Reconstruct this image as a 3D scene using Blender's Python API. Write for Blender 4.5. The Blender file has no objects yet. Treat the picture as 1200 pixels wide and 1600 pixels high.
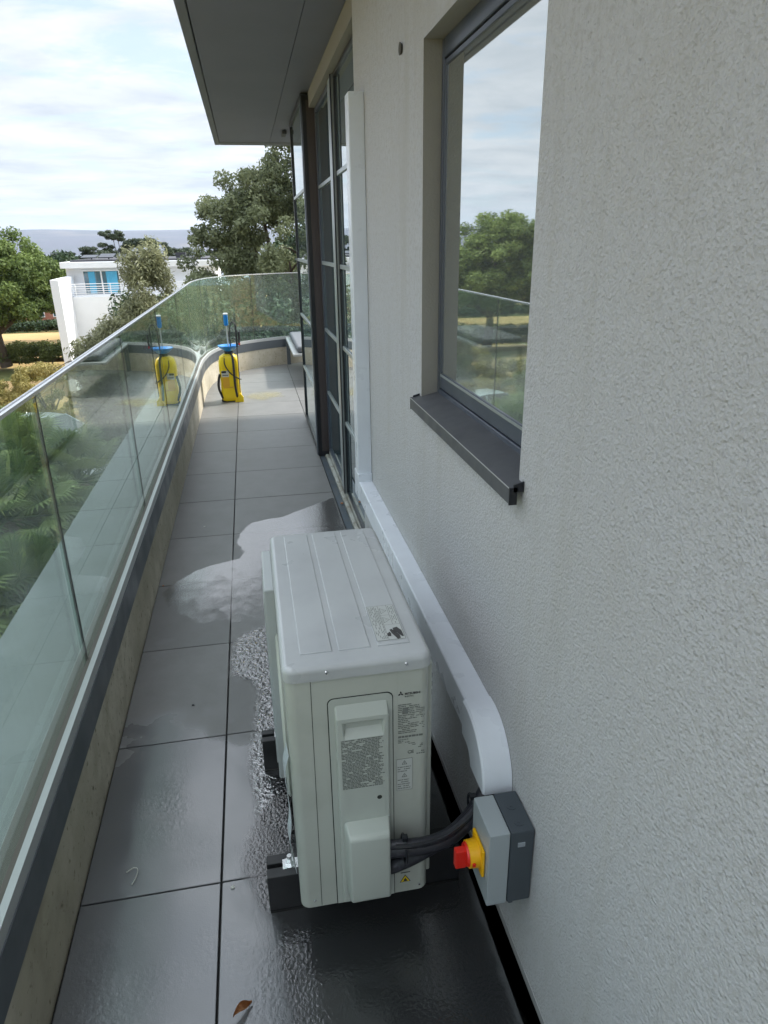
import bpy, bmesh, math, random
import numpy as np
from mathutils import Vector, Matrix
R_ = math.radians
random.seed(7)
S = bpy.context.scene
C = S.collection

# ---------------------------------------------------------------- camera
cam_d = bpy.data.cameras.new('camera'); cam = bpy.data.objects.new('camera', cam_d); C.objects.link(cam)
Rm = ((0.98226005, -0.08071236, 0.1692652), (-0.18702892, -0.35612355, 0.91553056), (-0.01361531, -0.93094658, -0.36490148))
M = Matrix(((Rm[0][0], -Rm[0][1], -Rm[0][2], 0), (Rm[1][0], -Rm[1][1], -Rm[1][2], 0), (Rm[2][0], -Rm[2][1], -Rm[2][2], 1.575), (0, 0, 0, 1)))
cam.matrix_world = M
cam_d.sensor_fit = 'AUTO'; cam_d.sensor_width = 36; cam_d.lens = 1072.03 / 1600 * 36
cam_d.clip_start = 0.05; cam_d.clip_end = 30000
S.camera = cam
# ---------------------------------------------------------------- world, sun, exposure
SUN_EL, SUN_AZ = 44, 62           # azimuth clockwise from +Y
W = bpy.data.worlds.new('World'); S.world = W; W.use_nodes = True
nt = W.node_tree; nt.nodes.clear()
def N(nt, t, **kw):
    n = nt.nodes.new(t)
    for k, v in kw.items():
        if k == 'inp':
            for a, b in v.items(): n.inputs[a].default_value = b
        else: setattr(n, k, v)
    return n
L = lambda nt, a, b: nt.links.new(a, b)
sky = N(nt, 'ShaderNodeTexSky', sky_type='NISHITA', sun_disc=False, sun_elevation=R_(SUN_EL), sun_rotation=R_(SUN_AZ))
geo = N(nt, 'ShaderNodeTexCoord'); sep = N(nt, 'ShaderNodeSeparateXYZ'); L(nt, geo.outputs['Generated'], sep.inputs[0])
zz = N(nt, 'ShaderNodeMath', operation='MAXIMUM', inp={1: 0.0}); L(nt, sep.outputs[2], zz.inputs[0])
zp = N(nt, 'ShaderNodeMath', operation='ADD', inp={1: 0.10}); L(nt, zz.outputs[0], zp.inputs[0])
dx = N(nt, 'ShaderNodeMath', operation='DIVIDE'); L(nt, sep.outputs[0], dx.inputs[0]); L(nt, zp.outputs[0], dx.inputs[1])
dy = N(nt, 'ShaderNodeMath', operation='DIVIDE'); L(nt, sep.outputs[1], dy.inputs[0]); L(nt, zp.outputs[0], dy.inputs[1])
cmb = N(nt, 'ShaderNodeCombineXYZ'); L(nt, dx.outputs[0], cmb.inputs[0]); L(nt, dy.outputs[0], cmb.inputs[1])
mp = N(nt, 'ShaderNodeMapping', inp={'Rotation': (0, 0, R_(20)), 'Scale': (1.0, 1.5, 1), 'Location': (3.1, 1.4, 0)}); L(nt, cmb.outputs[0], mp.inputs[0])
n1 = N(nt, 'ShaderNodeTexNoise', inp={'Scale': 1.3, 'Detail': 10.0, 'Roughness': 0.66, 'Distortion': 0.6}); L(nt, mp.outputs[0], n1.inputs['Vector'])
r1 = N(nt, 'ShaderNodeValToRGB'); r1.color_ramp.elements[0].position = 0.36; r1.color_ramp.elements[0].color = (0.15, 0.15, 0.15, 1); r1.color_ramp.elements[1].position = 0.50; L(nt, n1.outputs[0], r1.inputs[0])
mp2 = N(nt, 'ShaderNodeMapping', inp={'Rotation': (0, 0, R_(-8)), 'Scale': (0.8, 1.1, 1), 'Location': (-1.1, 5.4, 0)}); L(nt, cmb.outputs[0], mp2.inputs[0])
n2 = N(nt, 'ShaderNodeTexNoise', inp={'Scale': 1.5, 'Detail': 10.0, 'Roughness': 0.62, 'Distortion': 0.3}); L(nt, mp2.outputs[0], n2.inputs['Vector'])
r2 = N(nt, 'ShaderNodeValToRGB'); r2.color_ramp.elements[0].position = 0.34; r2.color_ramp.elements[0].color = (3.75, 4.15, 4.65, 1)
r2.color_ramp.elements[1].position = 0.60; r2.color_ramp.elements[1].color = (5.35, 5.6, 5.95, 1); L(nt, n2.outputs[0], r2.inputs[0])
# forward-scattered glow round the veiled sun: a brighter cloud layer toward it
sdir = Vector((math.sin(R_(SUN_AZ)) * math.cos(R_(SUN_EL)), math.cos(R_(SUN_AZ)) * math.cos(R_(SUN_EL)), math.sin(R_(SUN_EL))))
dt = N(nt, 'ShaderNodeVectorMath', operation='DOT_PRODUCT', inp={1: tuple(sdir)}); L(nt, geo.outputs['Generated'], dt.inputs[0])
mr0 = N(nt, 'ShaderNodeMapRange', inp={'From Min': 0.6, 'From Max': 1.0, 'To Min': 1.0, 'To Max': 2.4}); L(nt, dt.outputs['Value'], mr0.inputs[0])
# overcast layer: brighter overhead than at the horizon
ov = N(nt, 'ShaderNodeMapRange', inp={'From Min': 0.30, 'From Max': 0.9, 'To Min': 1.0, 'To Max': 2.6}); L(nt, sep.outputs[2], ov.inputs[0])
mr = N(nt, 'ShaderNodeMath', operation='MULTIPLY'); L(nt, mr0.outputs[0], mr.inputs[0]); L(nt, ov.outputs[0], mr.inputs[1])
sc = N(nt, 'ShaderNodeVectorMath', operation='SCALE'); L(nt, r2.outputs[0], sc.inputs[0]); L(nt, mr.outputs[0], sc.inputs['Scale'])
mx = N(nt, 'ShaderNodeMix', data_type='RGBA'); L(nt, r1.outputs[0], mx.inputs[0])
sk2 = N(nt, 'ShaderNodeMix', data_type='RGBA', inp={0: 0.55}); L(nt, sky.outputs[0], sk2.inputs[6]); sk2.inputs[7].default_value = (4.3, 5.2, 6.3, 1)
L(nt, sk2.outputs[2], mx.inputs[6]); L(nt, sc.outputs[0], mx.inputs[7])
bg = N(nt, 'ShaderNodeBackground', inp={'Strength': 0.1}); L(nt, mx.outputs[2], bg.inputs[0])
out = N(nt, 'ShaderNodeOutputWorld'); L(nt, bg.outputs[0], out.inputs[0])
sun_d = bpy.data.lights.new('sun', 'SUN'); sun_d.energy = 3.0; sun_d.angle = R_(4); sun_d.color = (1, 0.93, 0.82)
sun = bpy.data.objects.new('sun', sun_d); C.objects.link(sun); sun.rotation_euler = (-sdir).to_track_quat('-Z', 'Y').to_euler()
S.view_settings.view_transform = 'Standard'; S.view_settings.look = 'None'; S.view_settings.gamma = 1; S.view_settings.exposure = 0.95
S.cycles.transparent_max_bounces = 24; S.cycles.max_bounces = 10; S.cycles.glossy_bounces = 6; S.cycles.diffuse_bounces = 4
S.cycles.sample_clamp_indirect = 8

# ---------------------------------------------------------------- materials
MATS = {}
def mat(name, col, rough=0.6, metal=0.0, spec=0.5, bump=None, var=None, coat=0, rvar=None, streak=None):
    """bump: list of (kind, scale, strength, distance); var: (scale, colour2, lo, hi) mixes a second colour by noise"""
    if name in MATS: return MATS[name]
    m = bpy.data.materials.new(name); m.use_nodes = True; t = m.node_tree; t.nodes.clear()
    p = N(t, 'ShaderNodeBsdfPrincipled', inp={'Base Color': (*col, 1), 'Roughness': rough, 'Metallic': metal, 'Specular IOR Level': spec, 'Coat Weight': coat})
    o = N(t, 'ShaderNodeOutputMaterial'); L(t, p.outputs[0], o.inputs[0])
    tc = N(t, 'ShaderNodeTexCoord')
    if var:
        last = None
        for (s, c2, lo, hi) in (var if isinstance(var, list) else [var]):
            n = N(t, 'ShaderNodeTexNoise', inp={'Scale': s, 'Detail': 6.0, 'Roughness': 0.6}); L(t, tc.outputs['Object'], n.inputs['Vector'])
            r = N(t, 'ShaderNodeMapRange', inp={'From Min': lo, 'From Max': hi}); L(t, n.outputs[0], r.inputs[0])
            x = N(t, 'ShaderNodeMix', data_type='RGBA'); L(t, r.outputs[0], x.inputs[0])
            if last is None: x.inputs[6].default_value = (*col, 1)
            else: L(t, last.outputs[2], x.inputs[6])
            x.inputs[7].default_value = (*c2, 1); last = x
        if streak:
            for (sx_, sz_, off, c2, lo, hi) in streak:
                mpp = N(t, 'ShaderNodeMapping', inp={'Scale': (sx_, sx_, sz_), 'Location': (off, off, 0)}); L(t, tc.outputs['Object'], mpp.inputs[0])
                n = N(t, 'ShaderNodeTexNoise', inp={'Scale': 1.0, 'Detail': 5.0, 'Roughness': 0.6}); L(t, mpp.outputs[0], n.inputs['Vector'])
                r = N(t, 'ShaderNodeMapRange', inp={'From Min': lo, 'From Max': hi}); L(t, n.outputs[0], r.inputs[0])
                x = N(t, 'ShaderNodeMix', data_type='RGBA'); L(t, r.outputs[0], x.inputs[0]); L(t, last.outputs[2], x.inputs[6]); x.inputs[7].default_value = (*c2, 1); last = x
        L(t, last.outputs[2], p.inputs['Base Color'])
    if rvar:
        n = N(t, 'ShaderNodeTexNoise', inp={'Scale': rvar[0], 'Detail': 5.0}); L(t, tc.outputs['Object'], n.inputs['Vector'])
        r = N(t, 'ShaderNodeMapRange', inp={'From Min': 0.35, 'From Max': 0.65, 'To Min': rvar[1], 'To Max': rvar[2]}); L(t, n.outputs[0], r.inputs[0]); L(t, r.outputs[0], p.inputs['Roughness'])
    prev = None
    for (k, s, st, d) in (bump or []):
        if k == 'noise': n = N(t, 'ShaderNodeTexNoise', inp={'Scale': s, 'Detail': 4.0, 'Roughness': 0.6}); so = n.outputs[0]
        else: n = N(t, 'ShaderNodeTexVoronoi', inp={'Scale': s}); so = n.outputs['Distance']
        L(t, tc.outputs['Object'], n.inputs['Vector'])
        b = N(t, 'ShaderNodeBump', inp={'Strength': st, 'Distance': d}); L(t, so, b.inputs['Height'])
        if prev: L(t, prev.outputs[0], b.inputs['Normal'])
        prev = b
    if prev: L(t, prev.outputs[0], p.inputs['Normal'])
    MATS[name] = m; return m

def glass_mat(name, tint, f0=0.04, base=None, rough=0.0, opacity=0.0, opcol=(0.3, 0.35, 0.33), wob=0.0):
    """clear pane: Schlick mirror over tinted see-through (or over a dark base); opacity = film of dirt"""
    m = bpy.data.materials.new(name); m.use_nodes = True; t = m.node_tree; t.nodes.clear()
    g = N(t, 'ShaderNodeNewGeometry'); d = N(t, 'ShaderNodeVectorMath', operation='DOT_PRODUCT'); L(t, g.outputs['Normal'], d.inputs[0]); L(t, g.outputs['Incoming'], d.inputs[1])
    a = N(t, 'ShaderNodeMath', operation='ABSOLUTE'); L(t, d.outputs['Value'], a.inputs[0])
    s = N(t, 'ShaderNodeMath', operation='SUBTRACT', inp={0: 1.0}); L(t, a.outputs[0], s.inputs[1])
    pw = N(t, 'ShaderNodeMath', operation='POWER', inp={1: 5.0}); L(t, s.outputs[0], pw.inputs[0])
    ma = N(t, 'ShaderNodeMath', operation='MULTIPLY_ADD', inp={1: 1 - f0, 2: f0}); L(t, pw.outputs[0], ma.inputs[0])
    gl = N(t, 'ShaderNodeBsdfGlossy', inp={'Roughness': rough, 'Color': (0.97, 1.0, 0.985, 1)})
    if wob:
        tc = N(t, 'ShaderNodeTexCoord'); n = N(t, 'ShaderNodeTexNoise', inp={'Scale': 1.6, 'Detail': 1.0}); L(t, tc.outputs['Object'], n.inputs['Vector'])
        b = N(t, 'ShaderNodeBump', inp={'Strength': 1.0, 'Distance': wob}); L(t, n.outputs[0], b.inputs['Height']); L(t, b.outputs[0], gl.inputs['Normal'])
    if base: tr = N(t, 'ShaderNodeBsdfDiffuse', inp={'Color': (*base, 1)})
    else: tr = N(t, 'ShaderNodeBsdfTransparent', inp={'Color': (*tint, 1)})
    o1 = tr.outputs[0]
    if opacity:
        df = N(t, 'ShaderNodeBsdfDiffuse', inp={'Color': (*opcol, 1)})
        tc2 = N(t, 'ShaderNodeTexCoord'); mpp = N(t, 'ShaderNodeMapping', inp={'Scale': (30, 30, 2.5)}); L(t, tc2.outputs['Object'], mpp.inputs[0])
        n = N(t, 'ShaderNodeTexNoise', inp={'Scale': 1.0, 'Detail': 6.0, 'Roughness': 0.7}); L(t, mpp.outputs[0], n.inputs['Vector'])
        r = N(t, 'ShaderNodeMapRange', inp={'From Min': 0.35, 'From Max': 0.8, 'To Min': opacity * 0.4, 'To Max': opacity * 2.2}); L(t, n.outputs[0], r.inputs[0])
        x = N(t, 'ShaderNodeMixShader'); L(t, r.outputs[0], x.inputs[0]); L(t, o1, x.inputs[1]); L(t, df.outputs[0], x.inputs[2]); o1 = x.outputs[0]
    mx = N(t, 'ShaderNodeMixShader'); L(t, ma.outputs[0], mx.inputs[0]); L(t, o1, mx.inputs[1]); L(t, gl.outputs[0], mx.inputs[2])
    o = N(t, 'ShaderNodeOutputMaterial'); L(t, mx.outputs[0], o.inputs[0]); MATS[name] = m; return m

def leaf_mat(name, c1, c2, transl=0.25, rough=0.6):
    m = bpy.data.materials.new(name); m.use_nodes = True; t = m.node_tree; t.nodes.clear()
    at = N(t, 'ShaderNodeAttribute', attribute_name='tone')
    x = N(t, 'ShaderNodeMix', data_type='RGBA'); L(t, at.outputs['Fac'], x.inputs[0]); x.inputs[6].default_value = (*c1, 1); x.inputs[7].default_value = (*c2, 1)
    p = N(t, 'ShaderNodeBsdfPrincipled', inp={'Roughness': rough, 'Specular IOR Level': 0.35}); L(t, x.outputs[2], p.inputs['Base Color'])
    tr = N(t, 'ShaderNodeBsdfTranslucent'); L(t, x.outputs[2], tr.inputs[0])
    mx = N(t, 'ShaderNodeMixShader', inp={0: transl}); L(t, p.outputs[0], mx.inputs[1]); L(t, tr.outputs[0], mx.inputs[2])
    o = N(t, 'ShaderNodeOutputMaterial'); L(t, mx.outputs[0], o.inputs[0]); MATS[name] = m; return m

render_m = mat('wall_render', (0.50, 0.51, 0.52), 0.9, spec=0.2, bump=[('noise', 140, 1.0, 0.0048), ('voronoi', 190, 0.6, 0.0026), ('noise', 14, 0.4, 0.004)],
               var=[(130, (0.30, 0.30, 0.29), 0.60, 0.70), (60, (0.43, 0.43, 0.425), 0.48, 0.66), (1.3, (0.47, 0.475, 0.475), 0.4, 0.7), (5, (0.46, 0.455, 0.44), 0.60, 0.78)], streak=[(9, .7, 3, (0.44, 0.44, 0.425), 0.52, 0.75)])
reveal_shade_m = mat('reveal_shade_render', (0.27, 0.265, 0.24), 0.9, spec=0.2, bump=[('noise', 150, 0.7, 0.002)])  # wall render with the reveal's shade put into its colour; lintel shares it
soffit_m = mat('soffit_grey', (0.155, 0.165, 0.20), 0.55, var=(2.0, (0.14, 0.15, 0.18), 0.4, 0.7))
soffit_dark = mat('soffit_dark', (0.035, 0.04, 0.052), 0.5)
kerb_m = mat('kerb_render', (0.56, 0.515, 0.42), 0.9, spec=0.2, bump=[('noise', 60, 0.6, 0.003)], var=[(2.2, (0.36, 0.325, 0.25), 0.42, 0.66), (11, (0.44, 0.40, 0.31), 0.45, 0.65), (40, (0.2, 0.18, 0.13), 0.6, 0.7)])
band_m = mat('band_metal', (0.10, 0.115, 0.13), 0.38, metal=0.25, var=(3.0, (0.11, 0.125, 0.14), 0.4, 0.7), rvar=(5, 0.3, 0.5))
alu_m = mat('brushed_steel', (0.50, 0.51, 0.51), 0.42, metal=0.35)
capm = mat('polished_cap', (0.80, 0.81, 0.82), 0.25, metal=0.9)
gasket_m = mat('gasket', (0.13, 0.115, 0.10), 0.7)
ledge_m = mat('ledge_membrane', (0.29, 0.305, 0.31), 0.7, var=(2.5, (0.25, 0.265, 0.26), 0.4, 0.65), bump=[('noise', 30, 0.2, 0.002)])
black_m = mat('black_metal', (0.012, 0.014, 0.018), 0.35)
frame_m = mat('anthracite_frame', (0.055, 0.068, 0.09), 0.35, rvar=(6, 0.28, 0.45))
sill_m = mat('anthracite_sill', (0.075, 0.08, 0.088), 0.42, rvar=(9, 0.35, 0.55), var=(25, (0.085, 0.09, 0.095), 0.4, 0.7))
jamb_m = mat('brown_jamb', (0.055, 0.043, 0.042), 0.55)
silver_m = mat('silver_bar', (0.38, 0.42, 0.42), 0.35, metal=0.5)
trunk_m = mat('white_plastic_trunking', (0.70, 0.745, 0.80), 0.30, spec=0.5, coat=0.2, var=(7, (0.66, 0.70, 0.755), 0.45, 0.7), rvar=(9, .24, .42))
gutter_m = mat('gutter_black', (0.03, 0.032, 0.036), 0.5, bump=[('noise', 60, 0.4, 0.003)])
thresh_m = mat('threshold_metal', (0.10, 0.125, 0.15), 0.35, metal=0.3, var=(12, (0.16, 0.16, 0.15), 0.5, 0.7))
pale_m = mat('pale_track', (0.42, 0.43, 0.40), 0.5, var=(14, (0.25, 0.23, 0.19), 0.45, 0.65))
ac_m = mat('casing_ivory', (0.45, 0.475, 0.43), 0.34, spec=0.5, coat=0.15, var=(6, (0.40, 0.425, 0.38), 0.45, 0.7), rvar=(8, .28, .42), streak=[(40, 2.5, 1, (0.37, 0.39, 0.34), 0.58, 0.8)])
ac2_m = mat('casing_cover', (0.44, 0.475, 0.435), 0.38, spec=0.5)
actop_m = mat('casing_lid', (0.46, 0.485, 0.49), 0.30, spec=0.5, coat=0.25, var=[(4, (0.40, 0.42, 0.43), 0.45, 0.7), (160, (0.33, 0.34, 0.33), 0.68, 0.76)], rvar=(7, 0.26, 0.36))
seam_m = mat('seam_shadow', (0.03, 0.035, 0.03), 0.8)
ink_m = mat('print_ink', (0.17, 0.185, 0.17), 0.6)
inkd_m = mat('print_dark', (0.05, 0.05, 0.05), 0.6)
stick_m = mat('label_grey', (0.47, 0.495, 0.475), 0.5)
white_m = mat('white_ink', (0.8, 0.8, 0.8), 0.5)
yellow_m = mat('warning_yellow', (0.75, 0.55, 0.01), 0.5)
zinc_m = mat('zinc_bolt', (0.75, 0.77, 0.78), 0.25, metal=0.9)
film_m = mat('clear_film', (0.5, 0.56, 0.58), 0.25)
rubber_m = mat('black_rail', (0.014, 0.015, 0.017), 0.45, rvar=(20, 0.3, 0.6))
hose_m = mat('black_insulation', (0.018, 0.019, 0.026), 0.45, bump=[('noise', 120, 0.4, 0.002)], var=(60, (0.06, 0.06, 0.075), 0.58, 0.7))
lid_m = mat('isolator_grey', (0.33, 0.37, 0.385), 0.4)
boxd_m = mat('isolator_dark', (0.055, 0.068, 0.08), 0.45)
yel_m = mat('switch_yellow', (0.80, 0.42, 0.005), 0.35)
red_m = mat('switch_red', (0.65, 0.02, 0.01), 0.35)
syel_m = mat('sprayer_yellow', (0.85, 0.62, 0.005), 0.35, var=(9, (0.80, 0.55, 0.01), 0.4, 0.7))
sblue_m = mat('sprayer_blue', (0.01, 0.22, 0.62), 0.35)
sblk_m = mat('sprayer_black', (0.02, 0.02, 0.025), 0.5)
deadleaf_m = mat('dead_leaf', (0.30, 0.11, 0.03), 0.55, var=(90, (0.42, 0.2, 0.09), 0.45, 0.6))
white_wall = mat('white_house_render', (0.76, 0.775, 0.80), 0.85, var=(0.6, (0.70, 0.715, 0.74), 0.4, 0.7))
roof_m = mat('dark_roof', (0.05, 0.05, 0.06), 0.7)
win_blue = glass_mat('house_glass', None, f0=0.08, base=(0.02, 0.10, 0.16))
curt_m = mat('blue_curtain', (0.10, 0.42, 0.62), 0.8)
brick_m = mat('far_brick', (0.34, 0.14, 0.10), 0.85, var=(3, (0.42, 0.2, 0.15), 0.4, 0.6))
tile_roof = mat('brown_roof', (0.12, 0.08, 0.07), 0.8)
bark_m = mat('bark', (0.10, 0.075, 0.055), 0.9, bump=[('noise', 12, 0.8, 0.03)])
asph_m = mat('driveway_surface', (0.19, 0.185, 0.18), 0.85, var=(1.2, (0.14, 0.14, 0.135), 0.4, 0.7))
car_silver = mat('car_silver', (0.50, 0.53, 0.56), 0.28, metal=0.4, coat=0.6)
car_white = mat('car_white', (0.78, 0.78, 0.78), 0.3, coat=0.6)
tyre_m = mat('tyre', (0.02, 0.02, 0.02), 0.8)
carglass = glass_mat('car_glass', None, f0=0.1, base=(0.01, 0.012, 0.015))
rail_glass = glass_mat('balustrade_glass', (0.80, 0.885, 0.85), f0=0.075, opacity=0.04, opcol=(0.56, 0.62, 0.6), wob=0.0002)
win_glass = glass_mat('window_glass', None, f0=0.62, base=(0.15, 0.165, 0.165), rough=0.02, wob=0.0003)
door_glass = glass_mat('door_glass', None, f0=0.42, base=(0.09, 0.13, 0.145), wob=0.0003)

# floor tile: per-tile tone attribute, damp roughness nearer the camera where the slabs were hosed
def tile_mat():
    m = bpy.data.materials.new('porcelain_tile'); m.use_nodes = True; t = m.node_tree; t.nodes.clear()
    p = N(t, 'ShaderNodeBsdfPrincipled', inp={'Specular IOR Level': 0.5}); o = N(t, 'ShaderNodeOutputMaterial'); L(t, p.outputs[0], o.inputs[0])
    g = N(t, 'ShaderNodeNewGeometry'); sp = N(t, 'ShaderNodeSeparateXYZ'); L(t, g.outputs['Position'], sp.inputs[0])
    def noise(s, det=5.0, ro=0.6):
        n = N(t, 'ShaderNodeTexNoise', inp={'Scale': s, 'Detail': det, 'Roughness': ro}); L(t, g.outputs['Position'], n.inputs['Vector']); return n
    n1 = noise(1.7)
    # damp: high for small y, breaking up with noise near y = 2.1
    a = N(t, 'ShaderNodeMath', operation='MULTIPLY_ADD', inp={1: 3.6, 2: -1.9}); L(t, n1.outputs[0], a.inputs[0])
    b = N(t, 'ShaderNodeMath', operation='ADD'); L(t, sp.outputs[1], b.inputs[0]); L(t, a.outputs[0], b.inputs[1])
    w = N(t, 'ShaderNodeMapRange', inp={'From Min': 1.75, 'From Max': 2.15, 'To Min': 1.0, 'To Max': 0.0}); L(t, b.outputs[0], w.inputs[0])
    at = N(t, 'ShaderNodeAttribute', attribute_name='tone')
    c = N(t, 'ShaderNodeMix', data_type='RGBA'); L(t, at.outputs['Fac'], c.inputs[0]); c.inputs[6].default_value = (0.148, 0.149, 0.149, 1); c.inputs[7].default_value = (0.188, 0.188, 0.187, 1)
    n3 = noise(6.0, 8, 0.7); r3 = N(t, 'ShaderNodeMapRange', inp={'From Min': 0.35, 'From Max': 0.7, 'To Min': 0.0, 'To Max': 0.5}); L(t, n3.outputs[0], r3.inputs[0])
    c2 = N(t, 'ShaderNodeMix', data_type='RGBA'); L(t, r3.outputs[0], c2.inputs[0]); L(t, c.outputs[2], c2.inputs[6]); c2.inputs[7].default_value = (0.118, 0.119, 0.115, 1)
    c3 = N(t, 'ShaderNodeMix', data_type='RGBA'); L(t, w.outputs[0], c3.inputs[0]); L(t, c2.outputs[2], c3.inputs[6]); c3.inputs[7].default_value = (0.118, 0.123, 0.130, 1)
    L(t, c3.outputs[2], p.inputs['Base Color'])
    sl = N(t, 'ShaderNodeMapRange', inp={'To Min': 0.5, 'To Max': 1.0}); L(t, w.outputs[0], sl.inputs[0]); L(t, sl.outputs[0], p.inputs['Specular IOR Level'])
    n4 = noise(2.6, 4); r4 = N(t, 'ShaderNodeMapRange', inp={'From Min': 0.35, 'From Max': 0.65, 'To Min': 0.07, 'To Max': 0.26}); L(t, n4.outputs[0], r4.inputs[0])
    rr = N(t, 'ShaderNodeMix', data_type='FLOAT'); L(t, w.outputs[0], rr.inputs[0]); rr.inputs[2].default_value = 0.48; L(t, r4.outputs[0], rr.inputs[3]); L(t, rr.outputs[0], p.inputs['Roughness'])
    n5 = noise(70, 3); b1 = N(t, 'ShaderNodeBump', inp={'Strength': 0.35, 'Distance': 0.0007}); L(t, n5.outputs[0], b1.inputs['Height'])
    pn = noise(3.3, 3); pr = N(t, 'ShaderNodeMapRange', inp={'From Min': 0.45, 'From Max': 0.62, 'To Min': 0.12, 'To Max': 1.0}); L(t, pn.outputs[0], pr.inputs[0])
    pm = N(t, 'ShaderNodeMath', operation='MULTIPLY'); L(t, pr.outputs[0], pm.inputs[0]); L(t, w.outputs[0], pm.inputs[1]); L(t, pm.outputs[0], b1.inputs['Strength'])
    n6 = noise(260, 2); b2 = N(t, 'ShaderNodeBump', inp={'Strength': 0.2, 'Distance': 0.0006}); L(t, n6.outputs[0], b2.inputs['Height']); L(t, b1.outputs[0], b2.inputs['Normal'])
    L(t, b2.outputs[0], p.inputs['Normal']); return m
tile_m = tile_mat()

def water_mat(name, bscale, bdist, rough, f0=0.05, tint=0.75):
    m = bpy.data.materials.new(name); m.use_nodes = True; t = m.node_tree; t.nodes.clear()
    g = N(t, 'ShaderNodeNewGeometry')
    n = N(t, 'ShaderNodeTexNoise', inp={'Scale': bscale, 'Detail': 2.0, 'Roughness': 0.5}); L(t, g.outputs['Position'], n.inputs['Vector'])
    b = N(t, 'ShaderNodeBump', inp={'Strength': 1.0, 'Distance': bdist}); L(t, n.outputs[0], b.inputs['Height'])
    d = N(t, 'ShaderNodeVectorMath', operation='DOT_PRODUCT'); L(t, b.outputs[0], d.inputs[0]); L(t, g.outputs['Incoming'], d.inputs[1])
    a = N(t, 'ShaderNodeMath', operation='ABSOLUTE'); L(t, d.outputs['Value'], a.inputs[0])
    s = N(t, 'ShaderNodeMath', operation='SUBTRACT', inp={0: 1.0}); L(t, a.outputs[0], s.inputs[1])
    pw = N(t, 'ShaderNodeMath', operation='POWER', inp={1: 4.0}); L(t, s.outputs[0], pw.inputs[0])
    ma = N(t, 'ShaderNodeMath', operation='MULTIPLY_ADD', inp={1: 1 - f0, 2: f0}); L(t, pw.outputs[0], ma.inputs[0])
    gl = N(t, 'ShaderNodeBsdfGlossy', inp={'Roughness': rough}); L(t, b.outputs[0], gl.inputs['Normal'])
    tr = N(t, 'ShaderNodeBsdfTransparent', inp={'Color': (tint, tint, tint, 1)})
    mx = N(t, 'ShaderNodeMixShader'); L(t, ma.outputs[0], mx.inputs[0]); L(t, tr.outputs[0], mx.inputs[1]); L(t, gl.outputs[0], mx.inputs[2])
    # thin towards the rim: fade by the 'wet' attribute and fine noise, as a drying film does
    at = N(t, 'ShaderNodeAttribute', attribute_name='wet')
    nn = N(t, 'ShaderNodeTexNoise', inp={'Scale': 14.0, 'Detail': 8.0, 'Roughness': 0.7}); L(t, g.outputs['Position'], nn.inputs['Vector'])
    ad = N(t, 'ShaderNodeMath', operation='MULTIPLY_ADD', inp={1: 0.9, 2: -0.45}); L(t, nn.outputs[0], ad.inputs[0])
    a2 = N(t, 'ShaderNodeMath', operation='ADD'); L(t, at.outputs['Fac'], a2.inputs[0]); L(t, ad.outputs[0], a2.inputs[1])
    r = N(t, 'ShaderNodeMapRange', inp={'From Min': 0.22, 'From Max': 0.62}); L(t, a2.outputs[0], r.inputs[0])
    tr2 = N(t, 'ShaderNodeBsdfTransparent'); m2 = N(t, 'ShaderNodeMixShader'); L(t, r.outputs[0], m2.inputs[0]); L(t, tr2.outputs[0], m2.inputs[1]); L(t, mx.outputs[0], m2.inputs[2])
    o = N(t, 'ShaderNodeOutputMaterial'); L(t, m2.outputs[0], o.inputs[0]); return m
pud_smooth = water_mat('puddle_still', 110, 0.0009, 0.09, f0=0.27, tint=0.8)
def stain_mat():
    m = bpy.data.materials.new('dried_stain'); m.use_nodes = True; t = m.node_tree; t.nodes.clear()
    g = N(t, 'ShaderNodeNewGeometry'); at = N(t, 'ShaderNodeAttribute', attribute_name='wet'); nn = N(t, 'ShaderNodeTexNoise', inp={'Scale': 7.0, 'Detail': 6.0}); L(t, g.outputs['Position'], nn.inputs['Vector'])
    a = N(t, 'ShaderNodeMath', operation='MULTIPLY_ADD', inp={1: 1.6, 2: -0.9}); L(t, nn.outputs[0], a.inputs[0]); b = N(t, 'ShaderNodeMath', operation='ADD'); L(t, a.outputs[0], b.inputs[0]); L(t, at.outputs['Fac'], b.inputs[1])
    r = N(t, 'ShaderNodeMapRange', inp={'From Min': 0.2, 'From Max': 0.9, 'To Max': 0.6}); L(t, b.outputs[0], r.inputs[0])
    x = N(t, 'ShaderNodeMixShader'); L(t, r.outputs[0], x.inputs[0]); L(t, N(t, 'ShaderNodeBsdfTransparent').outputs[0], x.inputs[1]); L(t, N(t, 'ShaderNodeBsdfDiffuse', inp={'Color': (.36, .34, .22, 1)}).outputs[0], x.inputs[2])
    L(t, x.outputs[0], N(t, 'ShaderNodeOutputMaterial').inputs[0]); return m
stain_m = stain_mat()
pud_rough = water_mat('puddle_beaded', 120, 0.0011, 0.05, f0=0.10, tint=0.52)
pud_glit = water_mat('puddle_rippled', 68, 0.0065, 0.03, f0=0.26, tint=0.6)

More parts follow.
